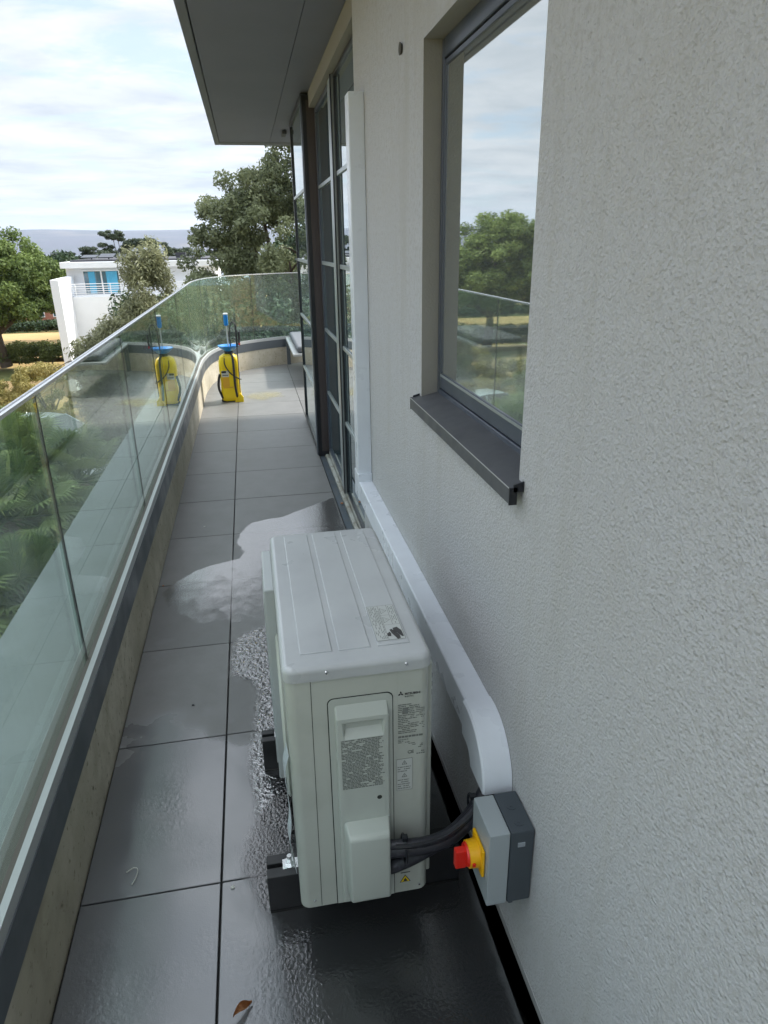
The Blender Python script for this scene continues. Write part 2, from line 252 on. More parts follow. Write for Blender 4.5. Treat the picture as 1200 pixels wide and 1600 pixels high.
# ---------------------------------------------------------------- helpers
def obj(name, bm, m, parent=None, smooth=False, loc=None):
    me = bpy.data.meshes.new(name)
    if isinstance(bm, bmesh.types.BMesh):
        bmesh.ops.recalc_face_normals(bm, faces=bm.faces) if len(bm.faces) < 60000 else None
        bm.to_mesh(me); bm.free()
    else: me = bm
    o = bpy.data.objects.new(name, me); C.objects.link(o)
    for x in (m if isinstance(m, (list, tuple)) else [m]): me.materials.append(x)
    if smooth:
        for p in me.polygons: p.use_smooth = True
        try: me.set_sharp_from_angle(angle=R_(38))
        except Exception: pass
    if smooth and len(me.polygons) < 4000:
        w = o.modifiers.new('weighted', 'WEIGHTED_NORMAL'); w.keep_sharp = True
    if parent: o.parent = parent; o.matrix_parent_inverse = Matrix.Translation(parent.location).inverted() if not loc else Matrix()
    return o
def tag(o, label=None, cat=None, group=None, kind=None):
    if label: o['label'] = label
    if cat: o['category'] = cat
    if group: o['group'] = group
    if kind: o['kind'] = kind
    return o
def thing(name, label, cat, loc=(0, 0, 0), group=None):
    o = bpy.data.objects.new(name, None); C.objects.link(o); o.location = loc; o.empty_display_size = 0.1
    return tag(o, label, cat, group)
def NB(): return bmesh.new()
def box(bm, x0, x1, y0, y1, z0, z1, bev=0, seg=2, mi=0, sel=None):
    r = bmesh.ops.create_cube(bm, size=1)
    vs = r['verts']
    for v in vs: v.co = Vector((x0 + (v.co.x + .5) * (x1 - x0), y0 + (v.co.y + .5) * (y1 - y0), z0 + (v.co.z + .5) * (z1 - z0)))
    fs = list({f for v in vs for f in v.link_faces})
    for f in fs: f.material_index = mi
    if bev:
        es = list({e for v in vs for e in v.link_edges})
        if sel: es = [e for e in es if sel(e)]
        bmesh.ops.bevel(bm, geom=es, offset=bev, segments=seg, profile=0.5, affect='EDGES', clamp_overlap=True)
    return bm
def prism(bm, pts, a0, a1, axis, bev=0):
    """pts: 2-D outline; extruded along axis (0,1,2) from a0 to a1"""
    def P(p, a): 
        q = list(p); q.insert(axis, a); return Vector(q)
    lo = [bm.verts.new(P(p, a0)) for p in pts]; hi = [bm.verts.new(P(p, a1)) for p in pts]
    n = len(pts); fs = [bm.faces.new(lo[::-1]), bm.faces.new(hi)]
    for i in range(n): fs.append(bm.faces.new((lo[i], lo[(i + 1) % n], hi[(i + 1) % n], hi[i])))
    return fs
def tube(bm, pts, r, n=10, closed=False):
    pts = [Vector(p) for p in pts]; rings = []
    rr = r if isinstance(r, (list, tuple)) else [r] * len(pts)
    up = None
    for i, p in enumerate(pts):
        t = (pts[min(i + 1, len(pts) - 1)] - pts[max(i - 1, 0)]).normalized()
        if up is None: up = t.orthogonal().normalized()
        up = (up - t * up.dot(t)).normalized(); s = t.cross(up)
        rings.append([bm.verts.new(p + (up * math.cos(2 * math.pi * k / n) + s * math.sin(2 * math.pi * k / n)) * rr[i]) for k in range(n)])
    for a, b in zip(rings, rings[1:]):
        for k in range(n): bm.faces.new((a[k], a[(k + 1) % n], b[(k + 1) % n], b[k]))
    bm.faces.new(rings[0][::-1]); bm.faces.new(rings[-1]); return bm
def spline(P, n=8):
    P = [Vector(p) for p in P]; Q = [P[0] * 2 - P[1]] + P + [P[-1] * 2 - P[-2]]; out = []
    for i in range(1, len(Q) - 2):
        for k in range(n):
            t = k / n; a, b, c, d = Q[i - 1:i + 3]
            out.append(0.5 * ((2 * b) + (-a + c) * t + (2 * a - 5 * b + 4 * c - d) * t * t + (-a + 3 * b - 3 * c + d) * t ** 3))
    out.append(P[-1]); return out
def disc(bm, c, r, h, axis, n=20, r2=None):
    """short cylinder from c along +axis by h"""
    c = Vector(c); ax = [Vector((1, 0, 0)), Vector((0, 1, 0)), Vector((0, 0, 1))][axis]; u = ax.orthogonal().normalized(); v = ax.cross(u)
    r2 = r if r2 is None else r2
    A = [bm.verts.new(c + (u * math.cos(2 * math.pi * k / n) + v * math.sin(2 * math.pi * k / n)) * r) for k in range(n)]
    B = [bm.verts.new(c + ax * h + (u * math.cos(2 * math.pi * k / n) + v * math.sin(2 * math.pi * k / n)) * r2) for k in range(n)]
    bm.faces.new(A[::-1]); bm.faces.new(B)
    for k in range(n): bm.faces.new((A[k], A[(k + 1) % n], B[(k + 1) % n], B[k]))
def lathe(bm, c, prof, n=28):
    c = Vector(c); rings = []
    for r, z in prof: rings.append([bm.verts.new(c + Vector((r * math.cos(2 * math.pi * k / n), r * math.sin(2 * math.pi * k / n), z))) for k in range(n)])
    for a, b in zip(rings, rings[1:]):
        for k in range(n): bm.faces.new((a[k], a[(k + 1) % n], b[(k + 1) % n], b[k]))
    bm.faces.new(rings[0][::-1]); bm.faces.new(rings[-1])

# ---------------------------------------------------------------- balcony edge path (curves right at the far end)
ctrl = [(-.555, -1.5), (-.555, 0), (-.555, 2), (-.555, 4), (-.555, 5.6), (-.555, 7.0), (-.555, 7.9), (-.535, 8.3), (-.48, 8.75), (-.34, 9.18), (-.10, 9.53), (.22, 9.78), (.55, 9.95), (.95, 10.09), (1.6, 10.17), (2.6, 10.22), (4.0, 10.25)]
path = [Vector((p.x, p.y)) for p in spline([(a, b, 0) for a, b in ctrl], 10)]
def nrm(i):
    t = (path[min(i + 1, len(path) - 1)] - path[max(i - 1, 0)]).normalized(); return Vector((-t.y, t.x))   # outward = left
def sweep(bm, prof, i0=0, i1=None, pts=None):
    """prof: closed (u outward, z) outline swept along the path"""
    seq = pts if pts is not None else [(path[i], nrm(i)) for i in range(i0, (len(path) if i1 is None else i1 + 1))]
    rings = [[bm.verts.new((p.x + n.x * u, p.y + n.y * u, z)) for u, z in prof] for p, n in seq]
    m = len(prof)
    for a, b in zip(rings, rings[1:]):
        for k in range(m): bm.faces.new((a[k], a[(k + 1) % m], b[(k + 1) % m], b[k]))
    bm.faces.new(rings[0][::-1]); bm.faces.new(rings[-1])
def rect(u0, u1, z0, z1): return [(u0, z0), (u1, z0), (u1, z1), (u0, z1)]
cum = [0]
for a, b in zip(path, path[1:]): cum.append(cum[-1] + (b - a).length)
def at_s(s):
    s = min(max(s, 0), cum[-1] - 1e-6)
    i = max(k for k in range(len(cum)) if cum[k] <= s); i = min(i, len(path) - 2)
    f = (s - cum[i]) / (cum[i + 1] - cum[i]); n = nrm(i).lerp(nrm(i + 1), f).normalized(); return path[i].lerp(path[i + 1], f), n
def seg_pts(s0, s1):
    ss = [s0] + [c for c in cum if s0 + .004 < c < s1 - .004] + [s1]; return [at_s(s) for s in ss]

# ================================================================ SETTING: balcony floor
def inside_x(y):       # left limit of the floor at this y
    return None
bm = NB(); tone = {}
poly = [(p.x, p.y) for p in path]
yj = [1.4 + .6 * k for k in range(-5, 16)]; xj = [-.85, -.195, .46, 1.115, 1.77, 2.425, 3.08]
gap = .0025
tl = bm.faces.layers.float.new('t_')
import itertools
from mathutils.geometry import intersect_point_line
def clip_poly(pts, inside, inter):
    out = []
    for i in range(len(pts)):
        a, b = pts[i - 1], pts[i]
        if inside(b):
            if not inside(a): out.append(inter(a, b))
            out.append(b)
        elif inside(a): out.append(inter(a, b))
    return out
# convex floor outline (inner side of the kerb)
outl = [(p.x + nrm(i).x * .01, p.y + nrm(i).y * .01) for i, p in enumerate(path) if i % 3 == 0 or i > 90]
def clip_to_floor(q):
    for a, b in zip(outl, outl[1:]):
        ax, ay = a; bx, by = b
        f = lambda p: (bx - ax) * (p[1] - ay) - (by - ay) * (p[0] - ax)
        q = clip_poly(q, lambda p: f(p) <= 1e-9, lambda p, r: (p[0] + (r[0] - p[0]) * f(p) / (f(p) - f(r)), p[1] + (r[1] - p[1]) * f(p) / (f(p) - f(r))))
        if len(q) < 3: return []
    return q
tones = []
for i in range(len(xj) - 1):
    for j in range(len(yj) - 1):
        x0, x1, y0, y1 = xj[i] + gap, xj[i + 1] - gap, yj[j] + gap, yj[j + 1] - gap
        if x0 > .45 and y1 < 6.6: continue
        q = clip_to_floor([(x0, y0), (x1, y0), (x1, y1), (x0, y1)])
        if len(q) < 3: continue
        dz = random.uniform(-.0006, .0006); t = random.random()
        nf = len(bm.faces)
        lo = [bm.verts.new((x, y, -.02)) for x, y in q]; hi = [bm.verts.new((x, y, -.0015 + dz)) for x, y in q]
        cx = sum(p[0] for p in q) / len(q); cy = sum(p[1] for p in q) / len(q)
        top = [bm.verts.new((x + (0.0015 if x < cx else -0.0015), y + (0.0015 if y < cy else -0.0015), dz)) for x, y in q]
        fs = [bm.faces.new(top)]
        for k in range(len(q)):
            k2 = (k + 1) % len(q); fs.append(bm.faces.new((lo[k], lo[k2], hi[k2], hi[k]))); fs.append(bm.faces.new((hi[k], hi[k2], top[k2], top[k])))
        tones += [t] * len(fs)
me = bpy.data.meshes.new('balcony_floor'); bm.faces.layers.float.remove(tl); bmesh.ops.recalc_face_normals(bm, faces=bm.faces); bm.to_mesh(me); bm.free()
a = me.attributes.new('tone', 'FLOAT', 'FACE'); a.data.foreach_set('value', tones)
floor = obj('balcony_floor', me, tile_m); tag(floor, kind='structure')
bm = NB(); box(bm, -.6, .5, -1.5, 6.7, -.3, -.012); box(bm, -.6, 4, 6.7, 10.3, -.3, -.012)
tag(obj('floor_bedding', bm, mat('bedding', (0.02, 0.02, 0.02), 0.9)), kind='structure')

# ---- puddles: thin water sheets with an outline of their own
def puddle(name, pts, m, z=.0035, inset=.10, res=.02, fade=None):
    P = [Vector(p) for p in pts]
    xs = [p.x for p in P]; ys = [p.y for p in P]
    def inside(x, y):
        c = False; n = len(P)
        for i in range(n):
            a, b = P[i], P[i - 1]
            if (a.y > y) != (b.y > y) and x < (b.x - a.x) * (y - a.y) / (b.y - a.y) + a.x: c = not c
        return c
    def dist(x, y):
        q = Vector((x, y)); d = 9
        for i in range(len(P)):
            a, b = P[i - 1], P[i]; ab = b - a; t = max(0, min(1, (q - a).dot(ab) / max(ab.length_squared, 1e-9))); d = min(d, (q - a - ab * t).length)
        return d
    bm = NB(); nx = int((max(xs) - min(xs)) / res) + 3; ny = int((max(ys) - min(ys)) / res) + 3; g = {}; wet = []
    for i in range(nx):
        for j in range(ny):
            x = min(xs) - res + i * res; y = min(ys) - res + j * res; d = dist(x, y) * (1 if inside(x, y) else -1)
            g[i, j] = (bm.verts.new((x, y, z)), d)
    keep = []
    for i in range(nx - 1):
        for j in range(ny - 1):
            q = [g[i, j], g[i + 1, j], g[i + 1, j + 1], g[i, j + 1]]
            if max(d for _, d in q) > -res: bm.faces.new([v for v, _ in q])
    dd = {v: d for v, d in g.values()}
    loose = [v for v in bm.verts if not v.link_faces]
    order = [v for v in bm.verts if v.link_faces]; vals = [max(0, min(.82, 0.35 + dd[v] / inset)) * (1 if not fade else max(0, min(1, (v.co.y - fade[0]) / fade[1]))) for v in order]
    bmesh.ops.delete(bm, geom=loose, context='VERTS')
    me = bpy.data.meshes.new(name); bm.to_mesh(me); bm.free()
    at = me.attributes.new('wet', 'FLOAT', 'POINT'); at.data.foreach_set('value', vals)
    o = obj(name, me, m); tag(o, kind='structure'); return o
puddle('puddle_water', [(.452, 4.29), (.33, 4.18), (.203, 4.086), (.1, 4.0), (.007, 3.986), (-.102, 3.936), (-.155, 3.806), (-.176, 3.65), (-.136, 3.518), (-.163, 3.44), (-.296, 3.396), (-.385, 3.338), (-.483, 3.219), (-.54, 3.12), (-.49, 2.95), (-.364, 2.80), (-.22, 2.70), (-.03, 2.66), (.2, 2.6), (.452, 2.55)], pud_smooth, inset=.03, fade=(2.45, 1.1))
puddle('puddle_water', [(-.033, 2.70), (-.136, 2.651), (-.174, 2.585), (-.186, 2.451), (-.188, 2.348), (-.1, 2.294), (-.085, 2.209), (-.10, 2.05), (-.12, 1.85), (-.10, 1.6), (-.02, 1.5), (.12, 1.5), (.12, 2.75)], pud_glit, z=.0055, inset=.07)
puddle('puddle_water', [(-.10, 1.6), (-.15, 1.45), (-.06, 1.22), (-.04, 1.0), (-.05, .7), (.452, .7), (.452, 1.75), (.0, 1.75)], pud_rough, z=.0085, inset=.06)
puddle('dried_stain', [(-.12, 7.75), (-.02, 7.95), (.15, 8.0), (.3, 7.9), (.30, 7.65), (.1, 7.5), (-.08, 7.55)], stain_m, inset=.25)

# ================================================================ BUILDING
bld = thing('apartment_building', 'pale rendered apartment building with dark overhanging soffit, window and glazed doors along the balcony', 'building')
def bpart(name, bm, m, smooth=False): return obj(name, bm, m, bld, smooth)
WX = .5; Y0, Y1 = -1.5, 3.25
wy0, wy1, wz0, wz1 = 1.222, 2.042, 1.13, 2.066
bm = NB()
def quad(bm, *v): return bm.faces.new([bm.verts.new(p) for p in v])
ys_ = [Y0, wy0, wy1, Y1]; zs_ = [-.02, wz0, wz1, 2.52]; V = {}
for i, y in enumerate(ys_):
    for k, z in enumerate(zs_): V[i, k] = bm.verts.new((WX, y, z))
for i in range(3):
    for k in range(3):
        if (i, k) != (1, 1): bm.faces.new((V[i, k], V[i + 1, k], V[i + 1, k + 1], V[i, k + 1]))
# ends of the wall so that it has thickness
RD = .62
for i, k, j, l in ((0, 0, 0, 3), (3, 0, 3, 3), (0, 3, 3, 3), (0, 0, 3, 0)):
    a, b = V[i, k], V[j, l]
    c = bm.verts.new((RD + .2, b.co.y, b.co.z)); d = bm.verts.new((RD + .2, a.co.y, a.co.z)); bm.faces.new((a, b, c, d))
wall = bpart('wall', bm, render_m)
# reveal of the window opening
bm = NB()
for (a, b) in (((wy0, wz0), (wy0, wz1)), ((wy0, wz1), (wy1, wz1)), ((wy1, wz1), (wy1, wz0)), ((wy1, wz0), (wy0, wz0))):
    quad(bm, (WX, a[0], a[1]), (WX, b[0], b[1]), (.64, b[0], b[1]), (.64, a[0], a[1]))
bpart('window_reveal', bm, reveal_shade_m)
# little dark plug in the render
bm = NB(); disc(bm, (WX - .007, 2.308, 2.103), .017, .009, 0, 16, .011); bpart('wall_plug', bm, mat('plug', (.08, .075, .06), .8))
# lintel over the glazing, side return
bm = NB(); box(bm, .5, .62, 3.252, 5.28, 2.425, 2.519); bpart('lintel', bm, reveal_shade_m)
# rear mass of the building, behind the visible skins
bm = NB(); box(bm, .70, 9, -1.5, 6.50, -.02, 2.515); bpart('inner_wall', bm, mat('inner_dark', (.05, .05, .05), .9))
bm = NB(); box(bm, .70, 9, 6.502, 6.53, -.02, 2.515); bpart('end_wall', bm, render_m)
bm = NB(); box(bm, .0, 9, -1.9, -1.62, -6, 2.515); bpart('unseen_shade_wall', bm, mat('shade_wall_grey', (.22, .23, .235), .7))  # unseen wall added behind the camera to darken the unit's end and reveal
# soffit & roof
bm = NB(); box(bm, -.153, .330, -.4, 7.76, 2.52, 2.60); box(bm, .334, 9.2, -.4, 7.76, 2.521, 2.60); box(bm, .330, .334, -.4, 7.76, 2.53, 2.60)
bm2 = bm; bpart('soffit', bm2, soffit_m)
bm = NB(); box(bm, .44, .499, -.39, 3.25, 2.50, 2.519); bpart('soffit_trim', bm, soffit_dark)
bm = NB(); box(bm, -.205, -.158, -.45, 7.95, 2.516, 2.88, .004, 1); box(bm, -.158, 9.2, 7.768, 7.95, 2.516, 2.88, .004, 1); bpart('fascia', bm, mat('fascia_grey', (.14, .15, .16), .5))
bm = NB(); box(bm, -.155, 9.2, -.4, 7.765, 2.62, 2.86); bpart('roof', bm, roof_m)
bm = NB(); box(bm, .415, .452, 6.9, 7.1, 2.485, 2.515, .003, 1); bpart('soffit_bracket', bm, soffit_dark)
# gutter at the foot of the wall and door threshold
bm = NB(); box(bm, .462, .4995, -1.5, 3.25, -.10, -.012); bpart('wall_gutter', bm, gutter_m)
bm = NB(); box(bm, .4985, .5, -1.5, 3.24, -.03, .012); bpart('wall_bead', bm, alu_m)
bm = NB(); box(bm, .464, .505, 3.252, 6.52, -.06, -.004); bpart('threshold', bm, thresh_m)
bm = NB(); box(bm, .508, .532, 3.252, 5.28, -.06, .012, .003, 1); box(bm, .536, .60, 3.252, 5.28, -.06, .035, .003, 1); bpart('door_track', bm, pale_m)
# kerb, metal band and ledge round the balcony
bm = NB(); sweep(bm, rect(0, .03, -.05, .24)); sweep(bm, rect(.0302, .09, -.05, .30)); bpart('kerb', bm, kerb_m)
bm = NB(); sweep(bm, rect(.09, .62, -.30, .0)); bpart('ledge', bm, ledge_m)
bm = NB(); sweep(bm, rect(.13, .615, -6.4, -.302)); bpart('lower_wall', bm, white_wall)

# window parts
win = NB(); FX = .550
def ring(bm, x0, x1, a0, a1, b0, b1, w, bev=.002):
    box(bm, x0, x1, a0, a0 + w, b0, b1, bev, 1); box(bm, x0, x1, a1 - w, a1, b0, b1, bev, 1)
    box(bm, x0, x1, a0 + w, a1 - w, b0, b0 + w, bev, 1); box(bm, x0, x1, a0 + w, a1 - w, b1 - w, b1, bev, 1)
def ring4(bm, x0, x1, a0, a1, b0, b1, ws, wb, wt, bev=.002):
    box(bm, x0, x1, a0, a0 + ws, b0, b1, bev, 1); box(bm, x0, x1, a1 - ws, a1, b0, b1, bev, 1)
    box(bm, x0, x1, a0 + ws, a1 - ws, b0, b0 + wb, bev, 1); box(bm, x0, x1, a0 + ws, a1 - ws, b1 - wt, b1, bev, 1)
ring4(win, FX, .63, wy0, wy1, 1.128, wz1, .018, .030, .045)
w_o = bpart('window', win, frame_m)
ya_, yb_, za_, zb__ = wy0 + .0185, wy1 - .0185, 1.1585, wz1 - .0455
bm = NB(); ring4(bm, FX + .010, .60, ya_, yb_, za_, zb__, .005, .004, .005, 0); obj('shadow_gap', bm, gutter_m, w_o)
bm = NB(); ring4(bm, FX + .001, .60, ya_ + .0052, yb_ - .0052, za_ + .0042, zb__ - .0052, .013, .046, .013, .0015); obj('sash', bm, frame_m, w_o)
bm = NB(); box(bm, FX - .001, FX + .0008, ya_ + .019, yb_ - .019, za_ + .041, za_ + .0475); obj('glazing_bead', bm, silver_m, w_o)
bm = NB(); box(bm, FX + .005, FX + .03, ya_ + .018, yb_ - .018, za_ + .05, zb__ - .018); obj('pane', bm, win_glass, w_o)
# sill, sloping outward with a drip nose and turned-up ends
bm = NB()
sx = [(.56, 1.148), (.474, 1.127), (.470, 1.126), (.470, 1.094), (.474, 1.094), (.477, 1.118), (.56, 1.140)]
prism(bm, sx, 1.196, 2.060, 1)
s_o = obj('sill', bm, sill_m, w_o)
for y in (1.192, 2.0605):
    bm = NB(); prism(bm, [(.478, 1.118), (.478, 1.133), (.499, 1.139), (.499, 1.118)], y, y + .0035, 1); box(bm, .4695, .486, y, y + .0035, 1.092, 1.128); obj('end_cap', bm, black_m, s_o)
bm = NB(); box(bm, .4692, .4706, 1.197, 2.059, 1.1252, 1.1272); obj('nose_edge', bm, alu_m, s_o)

# glazed doors
def glazing(name, x, y0, y1, z0, z1, fw=.045, bars=(.515, .985, 1.45, 1.94), edge=frame_m, gm=door_glass):
    bm = NB(); ring(bm, x, x + .05, y0, y1, z0, z1, fw)
    o = bpart(name, bm, edge)
    bm = NB(); box(bm, x + .012, x + .03, y0 + fw - .004, y1 - fw + .004, z0 + fw - .004, z1 - fw + .004); obj('pane', bm, gm, o)
    for z in bars:
        bm = NB(); box(bm, x + .003, x + .0118, y0 + fw, y1 - fw, z - .012, z + .012, .002, 1); obj('glazing_bar', bm, silver_m, o)
    return o
glazing('glazed_door', .537, 3.253, 4.24, .036, 2.42, fw=.016, edge=black_m)
bm = NB(); box(bm, .528, .60, 4.245, 4.42, .036, 2.42, .003, 1); bpart('mullion', bm, silver_m)
bm = NB(); box(bm, .522, .527, 4.243, 4.262, .036, 2.42); bpart('mullion_seal', bm, black_m)
glazing('glazed_door', .537, 4.425, 5.26, .036, 2.42, fw=.03)
bm = NB(); box(bm, .452, .60, 5.268, 5.292, .0, 2.50, .003, 1); bpart('door_jamb', bm, black_m)
bm = NB(); box(bm, .482, .70, 5.262, 5.267, .04, 2.47); bpart('jamb_lining', bm, jamb_m)
bm = NB(); box(bm, .447, .50, 5.294, 5.36, .0, 2.515, .003, 1); bpart('door_jamb', bm, frame_m)
glazing('glazed_door', .452, 5.362, 6.53, .02, 2.515, fw=.035, edge=black_m)
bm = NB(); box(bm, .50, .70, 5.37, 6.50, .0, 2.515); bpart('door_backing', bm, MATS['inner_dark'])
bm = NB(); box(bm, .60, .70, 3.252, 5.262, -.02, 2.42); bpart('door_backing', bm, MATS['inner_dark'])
bm = NB(); box(bm, .56, .70, 5.2625, 5.267, .0, 2.0); bpart('jamb_lining', bm, jamb_m)

# ================================================================ BALUSTRADE
bal = thing('glass_balustrade', 'frameless green-tinted glass balustrade with a thin steel cap around the balcony edge', 'balustrade', (-.59, 0, .3))
s_of = lambda y: y + 1.5
joints = [s_of(v) for v in (-.78, .60, 1.98, 3.36, 4.72, 6.10)]
while joints[-1] + 1.25 < cum[-1]: joints.append(joints[-1] + 1.25)
edges = [0.02] + joints + [cum[-1] - .02]
for a, b in zip(edges, edges[1:]):
    sp = seg_pts(a + .005, b - .005)
    bm = NB(); sweep(bm, rect(.031, .048, .335, 1.206), pts=sp); obj('glass_pane', bm, rail_glass, bal)
    sp = seg_pts(a + .002, b - .002)
    bm = NB(); sweep(bm, [(.0285, 1.2063), (.0505, 1.2063), (.0505, 1.2160), (.043, 1.2172), (.0395, 1.2145), (.036, 1.2172), (.0285, 1.2160)], pts=sp); obj('handrail_cap', bm, capm, bal)
for s in joints:
    sp = [at_s(s - .0032), at_s(s + .0032)]
    bm = NB(); sweep(bm, rect(.0305, .0375, .345, 1.204), pts=sp); obj('joint_seal', bm, black_m, bal)
bm = NB(); sweep(bm, rect(-.003, .019, .24, .345)); obj('metal_band', bm, band_m, bal)
bm = NB(); sweep(bm, rect(.0, .0165, .3452, .381)); obj('steel_trim', bm, alu_m, bal)
bm = NB(); sweep(bm, rect(.0168, .0303, .30, .377)); sweep(bm, rect(.0485, .062, .30, .333)); obj('gasket', bm, gasket_m, bal)
bm = NB(); sweep(bm, rect(.0622, .085, .28, .332)); obj('outer_clamp', bm, gasket_m, bal)

# bench-like ledge at the far end
bn = thing('bench', 'low bench with grey cushion and dark metal leg at the far balcony corner', 'bench', (.6, 9.6, 0))
bm = NB(); box(bm, .47, .52, 9.84, 9.90, 0, .335, .003, 1); obj('leg', bm, band_m, bn)
bm = NB(); box(bm, 1.0, 1.05, 8.3, 8.36, 0, .335, .003, 1); obj('leg', bm, band_m, bn)
bm = NB(); box(bm, .47, 1.1, 8.3, 9.92, .335, .365, .004, 1); obj('seat_frame', bm, alu_m, bn)
bm = NB(); box(bm, .52, 1.08, 8.34, 9.90, .366, .445, .035, 5); obj('cushion', bm, mat('cushion_grey', (.12, .13, .145), .85), bn, True)

# ================================================================ OUTDOOR UNIT
k = .975; AY = 1.175
def E(x, z): return (x * k, 1.575 - (1.575 - z) * k)      # measured end-face coordinates -> metres
ac = thing('outdoor_air_conditioner', 'ivory outdoor air conditioning unit on black rails by the pale wall', 'air conditioner', (.16, 1.5, 0))
x0, x1, yA, yB, zb, zl, zt = .008, .311, AY, 1.868, .126, .752, .786
vert = lambda e: abs((e.verts[0].co - e.verts[1].co).normalized().z) > .9
bm = NB(); box(bm, x0, x1, yA, yB, zb, zl, .022, 5, sel=vert); obj('casing', bm, ac_m, ac, True)
bm = NB(); box(bm, x0 - .004, x1 + .004, yA - .004, yB + .004, zl + .0015, zt, .024, 5, sel=vert); bmesh.ops.bevel(bm, geom=[e for e in bm.edges if e.verts[0].co.z > zt - .001 and e.verts[1].co.z > zt - .001], offset=.013, segments=4, profile=.5, affect='EDGES', clamp_overlap=True); lid = obj('lid', bm, actop_m, ac, True)
bm = NB(); box(bm, x0 + .0015, x1 - .0015, yA + .0015, yB - .0015, zl - .002, zl + .004, .02, 5, sel=vert); obj('lid_gap', bm, seam_m, lid, True)
for a, b in ((.045, .112), (.126, .193), (.209, .277)):
    bm = NB(); box(bm, a, b, 1.222, 1.845, zt - .006, zt + .0030, .0026, 2, sel=lambda e: e.verts[0].co.z > zt and e.verts[1].co.z > zt)
    # round outer corners only a little, as the pressed panels are
    obj('pressed_panel', bm, actop_m, lid, True)
for a in (.1195, .201):
    pass
for (x, z) in ((.096, .733), (.265, .731)):
    X, Z = E(x, z); bm = NB(); disc(bm, (X, AY - .0075, Z + .018), .003, .0035, 1, 14, .004); obj('screw', bm, zinc_m, lid)
for (x, z) in ((.041, .105), (.297, .100)):
    X, Z = E(x, z); bm = NB(); disc(bm, (X, AY - .003, Z + .006), .0028, .003, 1, 12, .0035); obj('screw', bm, zinc_m, ac)
# seams on the end face: thin dark inlays standing 1 mm proud
def line(bm, pts, w=.0012, y=AY - .0006, t=.002):
    for (a, b), (c, d) in zip(pts, pts[1:]):
        v = Vector((c - a, d - b)); n = Vector((-v.y, v.x)).normalized() * w / 2
        q = [(a - n.x, b - n.y), (c - n.x, d - n.y), (c + n.x, d + n.y), (a + n.x, b + n.y)]
        prism(bm, q, y, y + t, 1)
bm = NB(); a, b = E(.062, .722), E(.057, .09)
line(bm, [(a[0], zl - .001), (b[0], zb + .002)])
obj('panel_seam', bm, seam_m, ac)
# service cover: raised plate with rounded top, handle recess and bulging valve box
def arc_top(xa, xb, za, zb_, r, n=6):
    pts = [(xb, za), (xb, zb_ - r)]
    pts += [(xb - r + r * math.cos(t), zb_ - r + r * math.sin(t)) for t in [math.pi / 2 * i / n for i in range(1, n + 1)]]
    pts += [(xa + r - r * math.sin(t), zb_ - r + r * math.cos(t)) for t in [math.pi / 2 * i / n for i in range(0, n + 1)]]
    pts += [(xa, za)]; return pts
pxa, pxb, pza, pzb = .093, .229, .128, .703
bm = NB(); prism(bm, arc_top(pxa - .0015, pxb + .0015, pza - .001, pzb + .0015, .014), AY - .0008, AY + .004, 1); obj('cover_gap', bm, seam_m, ac)
bm = NB(); prism(bm, arc_top(pxa + .0006, pxb - .0006, pza, pzb - .0006, .0125), AY - .003, AY + .004, 1); sc_o = obj('service_cover', bm, ac2_m, ac)
# raised centre with recess (built as a lofted slab: four bars round the hand hold)
cxa, cxb = .106, .2185; cz0, cz1 = .142, .685; hz0, hz1, hxa, hxb = .612, .648, .122, .206; yc = AY - .017
bm = NB()
def slab(bm, xa, xb, za, zb_, y0, y1, b=.005): box(bm, xa, xb, y0, y1, za, zb_, b, 3)
def cell(bm, xa, xb, za, zb_): return (xa, xb, za, zb_)
gx = [cxa, hxa, hxb, cxb]; gz = [cz0, hz0, hz1, cz1 - .024]
G_ = {(i, k): bm.verts.new((gx[i], yc, gz[k])) for i in range(4) for k in range(4)}
for i in range(3):
    for k_ in range(3):
        if (i, k_) != (1, 1): bm.faces.new((G_[i, k_], G_[i + 1, k_], G_[i + 1, k_ + 1], G_[i, k_ + 1]))
hb = [bm.verts.new((hxa + .003, AY - .004, hz0 + .016)), bm.verts.new((hxb - .003, AY - .004, hz0 + .016)), bm.verts.new((hxb - .003, AY - .004, hz1 - .001)), bm.verts.new((hxa + .003, AY - .004, hz1 - .001))]
hf = [G_[1, 1], G_[2, 1], G_[2, 2], G_[1, 2]]
bm.faces.new(hb)
for q in range(4): bm.faces.new((hf[q], hf[(q + 1) % 4], hb[(q + 1) % 4], hb[q]))
bk = {}
for i in range(4):
    for k_ in (0, 3): bk[i, k_] = bm.verts.new((gx[i], AY - .002, gz[k_] + (.028 if k_ == 3 else 0)))
for k_ in (1, 2):
    for i in (0, 3): bk[i, k_] = bm.verts.new((gx[i], AY - .002, gz[k_]))
for i in range(3):
    for k_ in (0, 3): bm.faces.new((G_[i, k_], G_[i + 1, k_], bk[i + 1, k_], bk[i, k_]))
for k_ in range(3):
    for i in (0, 3): bm.faces.new((G_[i, k_], G_[i, k_ + 1], bk[i, k_ + 1], bk[i, k_]))
raised = obj('cover_panel', bm, ac2_m, sc_o)
md = raised.modifiers.new('bevel', 'BEVEL'); md.width = .0045; md.segments = 3; md.limit_method = 'ANGLE'; md.angle_limit = R_(40)
